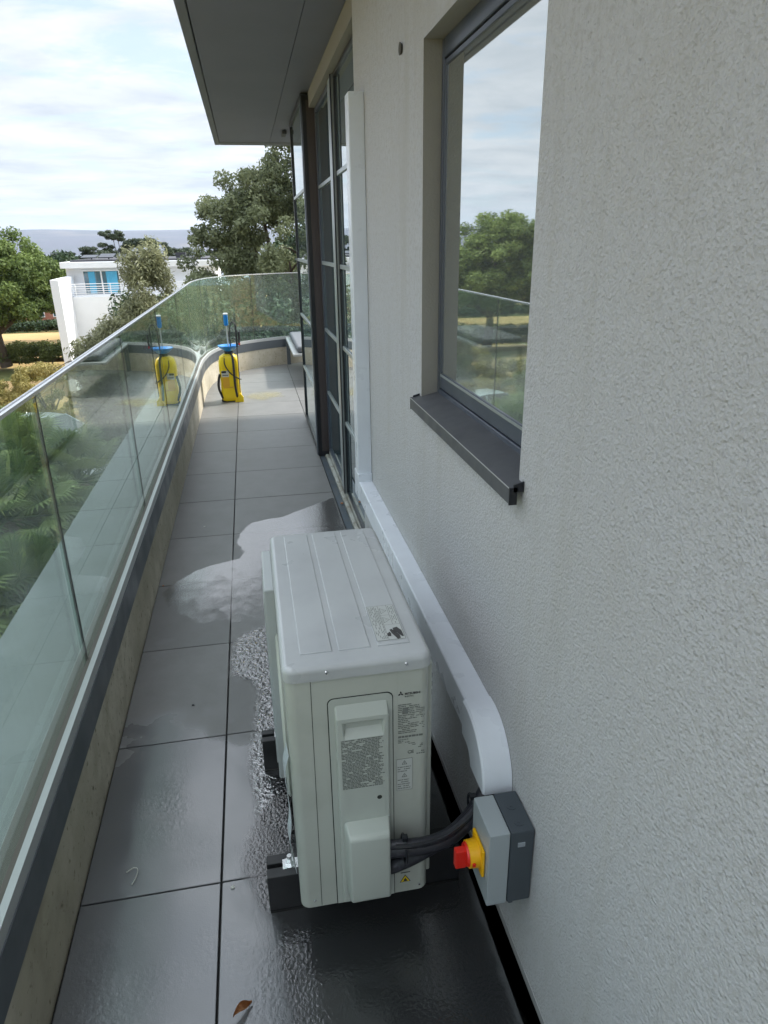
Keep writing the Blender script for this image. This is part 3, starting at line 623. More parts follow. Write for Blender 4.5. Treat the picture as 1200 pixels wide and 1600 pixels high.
# valve box
bm = NB(); vb0, vb1 = .113, .2185
vp = [(AY - .004, .389), (AY - .014, .387), (AY - .052, .378), (AY - .060, .370), (AY - .060, .190), (AY - .052, .182), (AY - .004, .176)]
la = [bm.verts.new((vb0 + (AY - y) * .12, y, z)) for y, z in vp]; lb_ = [bm.verts.new((vb1 - (AY - y) * .14, y, z)) for y, z in vp]
bm.faces.new(la[::-1]); bm.faces.new(lb_)
for q in range(len(vp)): bm.faces.new((la[q], la[(q + 1) % len(vp)], lb_[(q + 1) % len(vp)], lb_[q]))
vo = obj('valve_box', bm, ac2_m, sc_o); md = vo.modifiers.new('bevel', 'BEVEL'); md.width = .007; md.segments = 3; md.limit_method = 'ANGLE'; md.angle_limit = R_(25)
for p in vo.data.polygons: p.use_smooth = True
X, Z = E(.2, .415); bm = NB(); disc(bm, (X, yc - .001, Z), .0055, .003, 1, 14); obj('screw_hole', bm, seam_m, sc_o)
# printed texts, as rows of short dashes (too small to read in the photo)
def rows(bm, xa, xb, za, zb_, n, y, seed, fill=.8, h=.55, ragged=.15):
    rnd = random.Random(seed); pitch = (zb_ - za) / n
    for i in range(n):
        z = zb_ - (i + .5) * pitch; x = xa; end = xb - rnd.random() * ragged * (xb - xa)
        while x < end - .001:
            w = rnd.uniform(.0025, .010); w = min(w, end - x)
            if rnd.random() < fill: 
                quad(bm, (x, y, z - pitch * h / 2), (x + w, y, z - pitch * h / 2), (x + w, y, z + pitch * h / 2), (x, y, z + pitch * h / 2))
            x += w + .0011
def solid(bm, t=.0004): 
    r = bmesh.ops.solidify(bm, geom=bm.faces[:], thickness=t); return bm
ty = yc - .0016
a, b = E(.118, .584), E(.213, .450)
bm = NB(); rows(bm, a[0], b[0], b[1], a[1], 34, ty, 3, .92, .62); obj('instruction_text', bm, ink_m, sc_o)
def text_mesh(s, size, bold=True):
    cu = bpy.data.curves.new('t', 'FONT'); cu.body = s; cu.size = size; cu.extrude = .0002
    if bold: cu.offset = size * .02
    to = bpy.data.objects.new('t', cu); C.objects.link(to)
    dg = bpy.context.evaluated_depsgraph_get(); me = bpy.data.meshes.new_from_object(to.evaluated_get(dg)); bpy.data.objects.remove(to); return me
def text(name, s, size, X, Y, Z, m, parent, rot=None, sx=1.0):
    me = text_mesh(s, size); rm = rot or Matrix.Rotation(R_(90), 4, 'X')
    me.transform(Matrix.Translation((X, Y, Z)) @ rm @ Matrix.Diagonal((sx, 1, 1, 1))); return obj(name, me, m, parent)
ye = AY - .0009
# maker's name: three-diamond mark and lettering
X, Z = E(.2535, .672); bm = NB()
for ang in (90, 210, 330):
    c = Vector((X, Z)); d = Vector((math.cos(R_(ang)), math.sin(R_(ang)))); s = Vector((-d.y, d.x)); l = .0064
    prism(bm, [tuple(c + d * .0003), tuple(c + d * l / 2 + s * l * .28), tuple(c + d * l), tuple(c + d * l / 2 - s * l * .28)], ye - .0003, ye + .0012, 1)
obj('maker_mark', bm, inkd_m, ac)
text('maker_name', 'MITSUBISHI', .0072, X + .0085, ye, Z - .0035, inkd_m, ac, sx=.93)
text('maker_name', 'ELECTRIC', .0045, X + .0085, ye, Z - .0095, ink_m, ac)
# specification plate
bm = NB(); a, b = E(.247, .658), E(.308, .566); rnd = random.Random(4)
rows(bm, a[0], b[0] - .012, b[1], a[1] - .012, 17, ye, 5, .85, .5, .3); rows(bm, b[0] - .020, b[0], b[1] + .01, a[1] - .025, 12, ye, 8, .5, .4, .2)
quad(bm, (a[0] + .010, ye - .0002, Z - .052), (a[0] + .022, ye - .0002, Z - .052), (a[0] + .022, ye - .0002, Z - .036), (a[0] + .010, ye - .0002, Z - .036))
a, b = E(.247, .562), E(.307, .538)
rows(bm, a[0], b[0], b[1] + .015, a[1], 1, ye, 11, .95, .6, 0); rows(bm, a[0], a[0] + .026, b[1] + .002, b[1] + .014, 3, ye, 12, .8, .5, .3)
a, b = E(.266, .540), E(.308, .500); rows(bm, a[0] + .004, b[0], b[1] + .022, a[1], 4, ye, 22, .4, .5, .1)
rows(bm, a[0] + .022, b[0], b[1] + .004, b[1] + .016, 2, ye, 23, .8, .5, .1)
obj('rating_text', bm, ink_m, ac)
a = E(.268, .510); text('conformity_mark', 'CE', .0115, a[0], ye, a[1], ink_m, ac)
# caution sticker under it
bm = NB(); a, b = E(.243, .497), E(.279, .408)
quad(bm, (a[0], ye, b[1]), (b[0], ye, b[1]), (b[0], ye, a[1]), (a[0], ye, a[1])); st = obj('caution_sticker', bm, stick_m, ac)
bm = NB(); line(bm, [a, (b[0], a[1]), b, (a[0], b[1]), a], .0005, ye - .0004, .0003)
def tri_outline(bm, cx, cz, r, w, y):
    P = [(cx, cz + r), (cx - r * .9, cz - r * .55), (cx + r * .9, cz - r * .55), (cx, cz + r)]; line(bm, P, w, y, .0003)
    line(bm, [(cx, cz + r * .45), (cx, cz - r * .1)], w, y, .0003); line(bm, [(cx, cz - r * .22), (cx, cz - r * .4)], w, y, .0003)
mx_ = (a[0] + b[0]) / 2; H = a[1] - b[1]
tri_outline(bm, mx_, a[1] - H * .13, .0062, .0011, ye - .0005); tri_outline(bm, mx_, a[1] - H * .53, .0062, .0011, ye - .0005)
rows(bm, a[0] + .002, b[0] - .003, a[1] - H * .42, a[1] - H * .22, 3, ye - .0004, 31, .95, .4, .3); rows(bm, a[0] + .002, b[0] - .003, b[1] + .003, a[1] - H * .63, 5, ye - .0004, 33, .95, .4, .25)
obj('caution_print', bm, ink_m, st)
# yellow flammable triangle
X, Z = E(.262, .130)
def tri(bm, cx, cz, r, y, t=.0004): prism(bm, [(cx, cz + r), (cx - r * .98, cz - r * .68), (cx + r * .98, cz - r * .68)], y, y + t, 1)
bm = NB(); tri(bm, X, Z, .0135, ye); fl = obj('flammable_label', bm, inkd_m, ac)
bm = NB(); tri(bm, X, Z - .0004, .0106, ye - .0005); obj('label_face', bm, yellow_m, fl)
bm = NB(); prism(bm, [(X - .0035, Z - .0048), (X + .0035, Z - .0048), (X + .0040, Z - .0015), (X + .0018, Z + .0004), (X + .0005, Z + .0052), (X - .0018, Z + .0012), (X - .0030, Z + .0), (X - .0040, Z - .0018)], ye - .001, ye - .0004, 1)
box(bm, X - .0058, X + .0058, ye - .001, ye - .0004, Z - .0062, Z - .0053); obj('flame_symbol', bm, inkd_m, fl)
bm = NB(); quad(bm, (X - .011, ye, Z + .0195), (X + .012, ye, Z + .0195), (X + .012, ye, Z + .0225), (X - .011, ye, Z + .0225)); obj('label_bar', bm, inkd_m, fl)
# label on the lid: reads from the wall side, so its print runs along the unit
zs = zt + .0036; bm = NB(); LX0, LX1, LY0, LY1 = .210, .272, 1.236, 1.385
quad(bm, (LX0, LY0, zs), (LX1, LY0, zs), (LX1, LY1, zs), (LX0, LY1, zs)); ls = obj('lid_label', bm, stick_m, lid)
zs += .0003; bm = NB()
def q2(bm, xa, xb, ya, yb, z=None): z = z or zs; quad(bm, (xa, ya, z), (xb, ya, z), (xb, yb, z), (xa, yb, z))
def ln2(bm, xa, ya, xb, yb, w=.0009):
    v = Vector((xb - xa, yb - ya)); n = Vector((-v.y, v.x)).normalized() * w / 2
    quad(bm, (xa - n.x, ya - n.y, zs), (xb - n.x, yb - n.y, zs), (xb + n.x, yb + n.y, zs), (xa + n.x, ya + n.y, zs))
for a in ((LX0, LY0, LX1, LY0), (LX1, LY0, LX1, LY1), (LX1, LY1, LX0, LY1), (LX0, LY1, LX0, LY0), (LX0 + .026, LY0, LX0 + .026, LY1), (LX0 + .026, LY0 + .062, LX1, LY0 + .062), (LX0 + .026, LY0 + .104, LX0 + .046, LY0 + .104), (LX0 + .046, LY0 + .062, LX0 + .046, LY1)): ln2(bm, *a)
rnd = random.Random(9)
for i in range(7):       # text columns
    x = LX0 + .003 + i * .0033; y = LY0 + .006
    while y < LY1 - .008:
        l = rnd.uniform(.004, .012)
        if rnd.random() < (.85 if y > LY0 + .06 or i > 3 else .35): q2(bm, x, x + .0014, y, min(y + l, LY1 - .004))
        y += l + .0015
for i in range(3):
    x = LX0 + .049 + i * .004; y = LY0 + .066
    while y < LY1 - .006:
        l = rnd.uniform(.004, .010)
        if rnd.random() < .8: q2(bm, x, x + .0016, y, y + l)
        y += l + .0015
for cy in (LY0 + .083, LY0 + .124):      # warning triangles pointing to the wall
    cx = LX0 + .034; P = [(cx + .009, cy), (cx - .005, cy - .012), (cx - .005, cy + .012), (cx + .009, cy)]
    for (p, q) in zip(P, P[1:]): ln2(bm, *p, *q, .0012)
    ln2(bm, cx - .002, cy, cx + .004, cy, .0014)
obj('label_print', bm, ink_m, ls)
bm = NB()   # open book held by a reader
for P in ([(.236, 1.251), (.236, 1.261), (.243, 1.268), (.245, 1.260), (.243, 1.250)], [(.244, 1.276), (.249, 1.279), (.262, 1.252), (.262, 1.240), (.255, 1.236), (.246, 1.262)], [(.262, 1.285), (.269, 1.270), (.270, 1.245), (.266, 1.245), (.258, 1.262), (.252, 1.268), (.252, 1.282)]):
    prism(bm, P, zs, zs + .0003, 2)
obj('reader_symbol', bm, inkd_m, ls)
# fan guard on the balcony side and its louvre ribs
bm = NB(); box(bm, -.022, .006, 1.60, 1.85, .135, .748, .004, 2); fg = obj('fan_guard', bm, mat('guard_grey', (.42, .45, .45), .4), ac)
bm = NB()
for i in range(12): tube(bm, [(-.0235, 1.63 + i * .018, .17), (-.0235, 1.63 + i * .018, .70)], .002, 6)
obj('guard_ribs', bm, MATS['guard_grey'], fg)
bm = NB(); lathe(bm, (0, 0, 0), [(.205, 0), (.21, .006), (.20, .012), (.195, .012), (.20, 0)], 36)
bmesh.ops.transform(bm, matrix=Matrix.Translation((.009, 1.50, .44)) @ Matrix.Rotation(R_(-90), 4, 'Y') @ Matrix.Scale(.98, 4), verts=bm.verts); obj('fan_ring', bm, ac_m, ac, True)
# peeling strip of protective film by the near corner
bm = NB(); pp = spline([(.006, 1.19, .56), (-.004, 1.20, .50), (.001, 1.195, .38), (-.006, 1.20, .30), (.004, 1.192, .22)], 6)
for a, b in zip(pp, pp[1:]): quad(bm, a, b, b + Vector((-.003, .045, 0)), a + Vector((-.003, .045, 0)))
bmesh.ops.remove_doubles(bm, verts=bm.verts, dist=1e-5); bmesh.ops.solidify(bm, geom=bm.faces[:], thickness=.0006); obj('protective_film', bm, film_m, ac, True)
# stickers behind the corner, on the fins side
bm = NB(); box(bm, x1, x1 + .012, yA + .03, yB - .03, zb + .02, zl - .01, .003, 1); cb = obj('coil_guard', bm, ac_m, ac)
bm = NB()
for i in range(3):
    box(bm, x1 + .012, x1 + .0135, yA + .035, yA + .045, .700 - i * .022, .712 - i * .022); box(bm, x1 + .012, x1 + .0135, yA + .055, yA + .063, .700 - i * .022, .712 - i * .022)
obj('coil_slots', bm, seam_m, cb)
# rails
def rail(y0, y1, label, h=.118, xa=-.070, xb=.424):
    r = thing('support_rail', label, 'mounting rail', (.17, (y0 + y1) / 2, 0), 'black rails under the outdoor unit')
    bm = NB(); ym = (y0 + y1) / 2; w = .006
    prism(bm, [(y0, 0), (y1, 0), (y1, h), (ym + w, h), (ym + w, h - .018), (ym - w, h - .018), (ym - w, h), (y0, h)], xa, xb, 0)
    o = obj('rail_body', bm, rubber_m, r); md = o.modifiers.new('b', 'BEVEL'); md.width = .002; md.segments = 2
    bm = NB(); box(bm, xa + .0, xb, y0 - .002, y0 - .0005, .001, .006); obj('base_lip', bm, mat('lip', (.06, .06, .06), .5), r)
    for x in (-.012, .335):
        bm = NB(); disc(bm, (x, ym, h + .0005), .017, .003, 2, 20); disc(bm, (x, ym, h + .0035), .0115, .009, 2, 6); disc(bm, (x, ym, h + .0125), .006, .014, 2, 12); obj('bolt', bm, zinc_m, r)
    bm = NB(); box(bm, -.020, .0, ym - .012, ym + .012, h + .0004, h + .004); box(bm, -.03, .012, ym - .015, ym + .015, h - .0005, h + .0003); obj('clamp_plate', bm, zinc_m, r)
    return r
rail(1.282, 1.352, 'black mounting rail under the near end of the outdoor unit')
rail(1.792, 1.848, 'black mounting rail under the far end of the outdoor unit')

# ================================================================ TRUNKING (one run with elbow and bend)
tk = thing('pipe_trunking', 'white plastic pipe trunking running along the wall, rising beside the doors', 'trunking', (.47, 2, .5))
xf, xw = .436, .4985; tz0, tz1 = .455, .545
def tbox(bm, y0, y1, z0, z1, g=0, sel=None): box(bm, xf - g, xw, y0, y1, z0, z1, .006, 3, sel=lambda e: all(v.co.x < xf - g + .001 for v in e.verts))
bm = NB(); tbox(bm, 1.275, 3.02, tz0, tz1); obj('duct_cover', bm, trunk_m, tk, True)
bm = NB(); tbox(bm, 3.0, 3.085, .56, 2.118); obj('duct_cover', bm, trunk_m, tk, True)
bm = NB(); tbox(bm, 2.985, 3.10, tz0 - .003, tz1 + .035, .003); obj('elbow', bm, trunk_m, tk, True)
# flat bend turning down at the near end
cy_, cz_ = 1.285, .412; ri, ro = .035, .138; n = 18
bm = NB(); rings = []
prof = [(ri, xw), (ri, xf - .002), (ri + .005, xf - .0065), (ro - .005, xf - .0065), (ro, xf - .002), (ro, xw)]
seq = []
for i in range(n + 1):
    t = math.pi / 2 * i / n; seq.append((cy_, cz_, t))
for (cy0, cz0_, t) in seq:
    rings.append([bm.verts.new((x, cy0 - r * math.sin(t), cz0_ + r * math.cos(t))) for r, x in prof])
# short straight spigots
first = [bm.verts.new((v.co.x, v.co.y + .03, v.co.z)) for v in rings[0]]; lastr = [bm.verts.new((v.co.x, v.co.y, v.co.z - .0)) for v in rings[-1]]
rings = [first] + rings
last2 = [bm.verts.new((v.co.x, v.co.y, v.co.z + .016)) for v in rings[-1]]
for a, b in zip(rings, rings[1:]):
    for q in range(len(prof)): bm.faces.new((a[q], a[(q + 1) % len(prof)], b[(q + 1) % len(prof)], b[q]))
bm.faces.new(rings[0][::-1]); bm.faces.new(rings[-1])
bmesh.ops.delete(bm, geom=[v for v in bm.verts if not v.link_faces], context='VERTS')
obj('bend', bm, trunk_m, tk, True)

# ================================================================ ISOLATOR SWITCH
iso = thing('isolator_switch', 'grey isolator box with red and yellow rotary knob on the wall beside the outdoor unit', 'isolator switch', (.45, 1.07, .33))
bx0, bxm, by0, by1, bz0, bz1 = .400, .446, 1.014, 1.128, .231, .433
bm = NB(); box(bm, bx0, bxm - .0005, by0 + .001, by1 - .001, bz0 + .002, bz1 - .001, .0035, 2); obj('lid', bm, lid_m, iso, True)
bm = NB(); box(bm, bxm, .4985, by0, by1, bz0 + .004, bz1, .0035, 2); hs = obj('housing', bm, boxd_m, iso, True)
bm = NB(); box(bm, .462, .478, by0 - .0012, by0 + .001, .392, .404, .0005, 1); obj('badge', bm, mat('badge_grey', (.28, .31, .34), .4), hs)
for y in (1.04, 1.085): 
    bm = NB(); disc(bm, (.472, y, bz1), .011, .0012, 2, 20); disc(bm, (.472, y, bz1 + .0012), .004, .0008, 2, 12); obj('knockout', bm, boxd_m, hs)
bm = NB(); box(bm, .452, .462, by0 + .004, by0 + .012, bz0 - .004, bz0 + .006, .001, 1); obj('lug', bm, boxd_m, hs)
ky, kz = 1.068, .335
bm = NB(); box(bm, bx0 - .008, bx0 - .0005, ky - .036, ky + .036, kz - .036, kz + .036, .004, 2); sw = obj('switch_plate', bm, yel_m, iso, True)
bm = NB(); disc(bm, (bx0 - .030, ky, kz), .029, .024, 0, 32, .031); obj('knob_ring', bm, yel_m, iso, True)
bm = NB(); box(bm, bx0 - .027, bx0 - .020, ky - .0335, ky - .0285, kz - .004, kz + .004, .0008, 1); obj('position_mark', bm, red_m, sw)
bm = NB(); disc(bm, (bx0 - .035, ky, kz), .0245, .0075, 0, 32, .0265)
kn = obj('knob', bm, red_m, iso, True)
bm = NB(); box(bm, bx0 - .058, bx0 - .033, ky - .009, ky + .009, kz - .030, kz + .018, .003, 2); obj('handle', bm, red_m, kn, True)

# ================================================================ INSULATED PIPES
pipes = thing('insulated_pipes', 'black insulated refrigerant pipes and cable taped together, from unit to trunking', 'pipes', (.3, 1.14, .3))
bm = NB(); tube(bm, spline([(.205, 1.140, .308), (.245, 1.130, .314), (.295, 1.125, .316), (.345, 1.128, .326), (.39, 1.142, .348), (.425, 1.160, .375), (.458, 1.178, .412)], 6), .0195, 14); obj('suction_pipe', bm, hose_m, pipes, True)
bm = NB(); tube(bm, spline([(.205, 1.130, .331), (.245, 1.12, .336), (.295, 1.115, .338), (.345, 1.12, .347), (.39, 1.136, .366), (.425, 1.155, .385), (.458, 1.17, .412)], 6), .0105, 12); obj('liquid_pipe', bm, hose_m, pipes, True)
bm = NB(); tube(bm, spline([(.190, 1.150, .240), (.225, 1.140, .256), (.265, 1.132, .280), (.31, 1.128, .308)], 6), .0165, 12); obj('drain_pipe', bm, hose_m, pipes, True)
bm = NB(); tube(bm, spline([(.22, 1.108, .346), (.262, 1.102, .347), (.33, 1.106, .355), (.39, 1.126, .375), (.432, 1.15, .396), (.455, 1.16, .415)], 6), .0045, 8); obj('cable', bm, black_m, pipes, True)
for (x, z, y) in ((.243, .318, 1.125), (.405, .378, 1.152)):
    bm = NB(); 
    pts = [(x + .0, y + math.cos(t) * .026, z + math.sin(t) * .034) for t in [2 * math.pi * i / 20 for i in range(21)]]
    tube(bm, pts, .003, 6); box(bm, x - .006, x + .006, y - .012, y + .0, z + .032, z + .042); obj('cable_tie', bm, black_m, pipes)

# ================================================================ SPRAYER
sp = thing('pressure_sprayer', 'yellow pressure sprayer with blue funnel top, black strap and lance', 'garden sprayer', (-.26, 7.6, 0))
def sploc(x, z, y=7.6): return (x, y, z)
bm = NB()
prof = [(.02, .012), (.0, .03), (.0, .40), (.012, .455), (.05, .495), (.085, .505)]
# bottle: stacked rounded rectangles
def rrect(cx, cy, hw, hd, r, z, n=5):
    pts = []
    for (sx_, sy_, a0) in ((1, 1, 0), (-1, 1, 90), (-1, -1, 180), (1, -1, 270)):
        for i in range(n + 1):
            a = R_(a0 + 90 * i / n); pts.append((cx + sx_ * (hw - r) + r * math.cos(a), cy + sy_ * (hd - r) + r * math.sin(a), z))
    return pts
secs = [(.098, .075, .008), (.106, .083, .02), (.106, .083, .06), (.100, .078, .20), (.100, .078, .24), (.105, .083, .36), (.103, .081, .43), (.090, .070, .475), (.06, .055, .497), (.045, .045, .503)]
rings = [[bm.verts.new(p) for p in rrect(-.262, 7.6, a, b, min(.04, b * .7), z)] for a, b, z in secs]
for a, b in zip(rings, rings[1:]):
    for q in range(len(a)): bm.faces.new((a[q], a[(q + 1) % len(a)], b[(q + 1) % len(a)], b[q]))
bm.faces.new(rings[0][::-1]); bm.faces.new(rings[-1]); obj('tank', bm, syel_m, sp, True)
bm = NB(); box(bm, -.368, -.215, 7.523, 7.677, .0, .035, .012, 2); obj('foot', bm, sblk_m, sp, True)
bm = NB(); lathe(bm, (-.25, 7.6, 0), [(.045, .500), (.047, .530)], 24); obj('collar', bm, sblk_m, sp, True)
bm = NB(); lathe(bm, (-.25, 7.6, 0), [(.045, .531), (.060, .540), (.100, .575), (.108, .583), (.108, .590), (.100, .588), (.05, .550), (.0301, .548)], 32); obj('funnel', bm, sblue_m, sp, True)
bm = NB(); tube(bm, [(-.25, 7.6, .54), (-.25, 7.6, .79)], .007, 10); obj('pump_rod', bm, alu_m, sp, True)
bm = NB(); box(bm, -.272, -.228, 7.575, 7.625, .79, .905, .014, 3); ph = obj('pump_handle', bm, sblue_m, sp, True)
bm = NB(); box(bm, -.274, -.226, 7.573, 7.627, .902, .918, .006, 2); obj('handle_cap', bm, mat('pale_cap', (.75, .8, .85), .4), ph, True)
bm = NB(); tube(bm, spline([(-.20, 7.52, .05), (-.212, 7.505, .18), (-.212, 7.508, .36), (-.215, 7.53, .475), (-.235, 7.56, .515)], 6), .012, 8); obj('strap', bm, sblk_m, sp, True)
bm = NB(); tube(bm, spline([(-.35, 7.53, .04), (-.385, 7.53, .15), (-.378, 7.53, .24), (-.362, 7.54, .30)], 6), .013, 8); obj('strap', bm, sblk_m, sp, True)
bm = NB(); tube(bm, spline([(-.30, 7.54, .485), (-.30, 7.51, .40), (-.25, 7.50, .31), (-.17, 7.505, .25), (-.145, 7.54, .235)], 6), .006, 8)
tube(bm, spline([(-.225, 7.57, .53), (-.222, 7.56, .72), (-.20, 7.55, .82), (-.17, 7.53, .825), (-.155, 7.52, .78), (-.153, 7.51, .68)], 7), .006, 8); obj('hose', bm, sblk_m, sp, True)
bm = NB(); tube(bm, [(-.165, 7.502, .10), (-.157, 7.506, .60), (-.155, 7.51, .70)], .005, 8); tube(bm, [(-.156, 7.508, .58), (-.154, 7.512, .80)], .010, 8); obj('lance', bm, sblk_m, sp, True)
bm = NB(); tube(bm, [(-.135, 7.51, .60), (-.128, 7.51, .66), (-.126, 7.51, .735)], .011, 8); obj('trigger', bm, sblk_m, sp, True)
bm = NB(); box(bm, -.137, -.121, 7.497, 7.505, .60, .62); obj('trigger_lock', bm, red_m, sp)
bm = NB(); box(bm, -.345, -.268, 7.5155, 7.5185, .27, .335, .001, 1); lb = obj('front_label', bm, mat('label_white', (.55, .55, .5), .5), sp)
bm = NB(); box(bm, -.343, -.295, 7.5135, 7.5153, .312, .333); box(bm, -.335, -.275, 7.5135, 7.5153, .285, .292); obj('label_print', bm, sblk_m, lb)
bm = NB(); box(bm, -.340, -.268, 7.5185, 7.5215, .165, .265, .001, 1); box(bm, -.335, -.235, 7.516, 7.5184, .150, .162); obj('level_window', bm, mat('amber_window', (.70, .38, .03), .35), sp)
bm = NB(); prism(bm, [(-.23, .0), (-.135, .0), (-.135, .05), (-.165, .09)], 7.49, 7.52, 1); obj('foot_plate', bm, syel_m, sp)

# ================================================================ SMALL LITTER
bm = NB(); rr = []
for i in range(9):
    u = i / 8; w = .010 * math.sin(math.pi * min(1, u * 1.05)) ** .8 + .0012
    rr.append([bm.verts.new((-.158 + u * .040, 1.035 + u * .030 + sgn * w, .012 + .008 * math.sin(u * 5) + (.006 if sgn else 0))) for sgn in (-1, 0, 1)])
for a, b in zip(rr, rr[1:]):
    for q in range(2): bm.faces.new((a[q], a[q + 1], b[q + 1], b[q]))
bmesh.ops.solidify(bm, geom=bm.faces[:], thickness=.0006); tag(obj('dead_leaf', bm, deadleaf_m, None, True), 'curled brown dead leaf lying on the wet slab in front of the unit', 'leaf')
bm = NB(); tube(bm, spline([(-.448, 1.478, .004), (-.430, 1.487, .006), (-.418, 1.478, .008), (-.420, 1.455, .005), (-.428, 1.435, .004)], 6), [.0006] * 1 + [.0016] * 23 + [.0006], 6) if False else None
bm = NB(); pts = spline([(-.448, 1.478, .004), (-.430, 1.487, .006), (-.418, 1.478, .008), (-.420, 1.455, .005), (-.428, 1.435, .004)], 6); tube(bm, pts, .0013, 6)
tag(obj('plastic_shaving', bm, mat('shaving_pale', (.5, .5, .46), .5), None, True), 'thin curly pale shaving on the slab beside the near joint', 'shaving')
for (x, y, s, lab, c) in ((-.165, 1.375, .006, 'small pale crumb sitting on the crossing of the two near joints', 'shaving_pale'), (-.32, 2.19, .005, 'dark speck of grit in the middle of the slab left of the unit', 'gutter_black'), (-.165, 2.36, .006, 'dark crumb at the edge of the textured puddle', 'gutter_black'), (-.53, 3.2, .006, 'reddish crumb against the kerb beside the still puddle', 'dead_leaf'), (.49, 4.15, .012, 'brown leaf scrap caught at the door track', 'dead_leaf'), (-.37, 3.95, .006, 'pale chip on the dry slab beyond the still puddle', 'shaving_pale')):
    bm = NB(); bmesh.ops.create_icosphere(bm, subdivisions=1, radius=s)
    for v in bm.verts: v.co = Vector((v.co.x * random.uniform(.6, 1.4), v.co.y * random.uniform(.6, 1.3), v.co.z * .5)) + Vector((x, y, s * .45))
    tag(obj('debris_crumb', bm, MATS[c]), lab, 'debris')

# ================================================================ LAND, WATER, HILLS
G = -6.0
grass_m = mat('dry_grass', (0.12, 0.13, 0.035), 0.95, var=[(0.16, (0.36, 0.24, 0.09), 0.44, 0.56), (3.0, (0.09, 0.12, 0.03), 0.5, 0.7)], bump=[('noise', 6, 0.6, 0.1)])
dry_m = mat('dry_lawn', (0.46, 0.30, 0.13), 0.95, var=[(0.5, (0.33, 0.26, 0.10), 0.45, 0.65), (8, (0.40, 0.27, 0.12), 0.45, 0.6)])
heath_m = mat('heath', (0.055, 0.055, 0.075), 0.95, var=[(0.0009, (0.10, 0.09, 0.09), 0.50, 0.60), (0.003, (0.045, 0.05, 0.06), 0.5, 0.58)])
sea_m = mat('harbour_water', (0.10, 0.14, 0.16), 0.12)
bm = NB(); r0 = None; R1 = [0, 30, 120, 350, 900, 12000]; Zg = [G, G, G - 1, -16, -45, -46]; na = 48; rg = []
for r, z in zip(R1, Zg): rg.append([bm.verts.new((r * math.cos(2 * math.pi * k / na), r * math.sin(2 * math.pi * k / na), z)) for k in range(na)] if r else [bm.verts.new((0, 0, z))])
for k in range(na): bm.faces.new((rg[0][0], rg[1][k], rg[1][(k + 1) % na]))
for a, b in zip(rg[1:], rg[2:]):
    for k in range(na): bm.faces.new((a[k], b[k], b[(k + 1) % na], a[(k + 1) % na]))
tag(obj('ground', bm, grass_m), kind='structure')
bm = NB()
for r_, z_ in ((700, 0),):
    A = [bm.verts.new((700 * math.sin(a), 700 * math.cos(a), -40)) for a in [R_(-90 + i * 5) for i in range(33)]]; B = [bm.verts.new((5200 * math.sin(a), 5200 * math.cos(a), -40)) for a in [R_(-90 + i * 5) for i in range(33)]]
    for i in range(32): bm.faces.new((A[i], B[i], B[i + 1], A[i + 1]))
tag(obj('harbour', bm, sea_m), kind='structure')
from mathutils import noise as mn
bm = NB(); rows_ = []
na = 150
for j, (r, f) in enumerate(((4800, -.35), (5300, .12), (5900, .45), (6500, .8), (7000, 1.0), (7600, .9))):
    row = []
    for i in range(na + 1):
        a = R_(-95 + i * 1.1); h = 150 + 42 * mn.noise(Vector((a * 3.3, .3, 0))) + 6 * mn.noise(Vector((a * 15, 2, 0)))
        h *= 1 - .35 * max(0, min(1, (-14 - math.degrees(a)) / 9)); h *= 1 - .2 * max(0, min(1, (math.degrees(a) + 62) / -30)) if math.degrees(a) < -62 else 1
        z = f * h + (12 * mn.noise(Vector((a * 22, j * 1.3, 5))) if 0 < j < 4 else 0); row.append(bm.verts.new((r * math.sin(a), r * math.cos(a), z)))
    rows_.append(row)
for a, b in zip(rows_, rows_[1:]):
    for i in range(na): bm.faces.new((a[i], b[i], b[i + 1], a[i + 1]))
tag(obj('hills', bm, heath_m, None, True), kind='structure')
# lawns and driveway: sheets 6 mm above one another
def sheet(name, pts, m, z):
    bm = NB(); bm.faces.new([bm.verts.new((x, y, z)) for x, y in pts]); return tag(obj(name, bm, m), kind='structure')
sheet('lawn', [(-60, 36), (-9.5, 36), (-10.5, 45), (-60, 52)], dry_m, G + .02)
sheet('lawn', [(-70, 59), (-12, 55), (-14, 72), (-80, 76)], dry_m, G + .02)
sheet('driveway', [(-40, 5), (-1.3, 5), (-1.3, 20), (-6, 31.5), (-40, 34)], asph_m, G + .03)

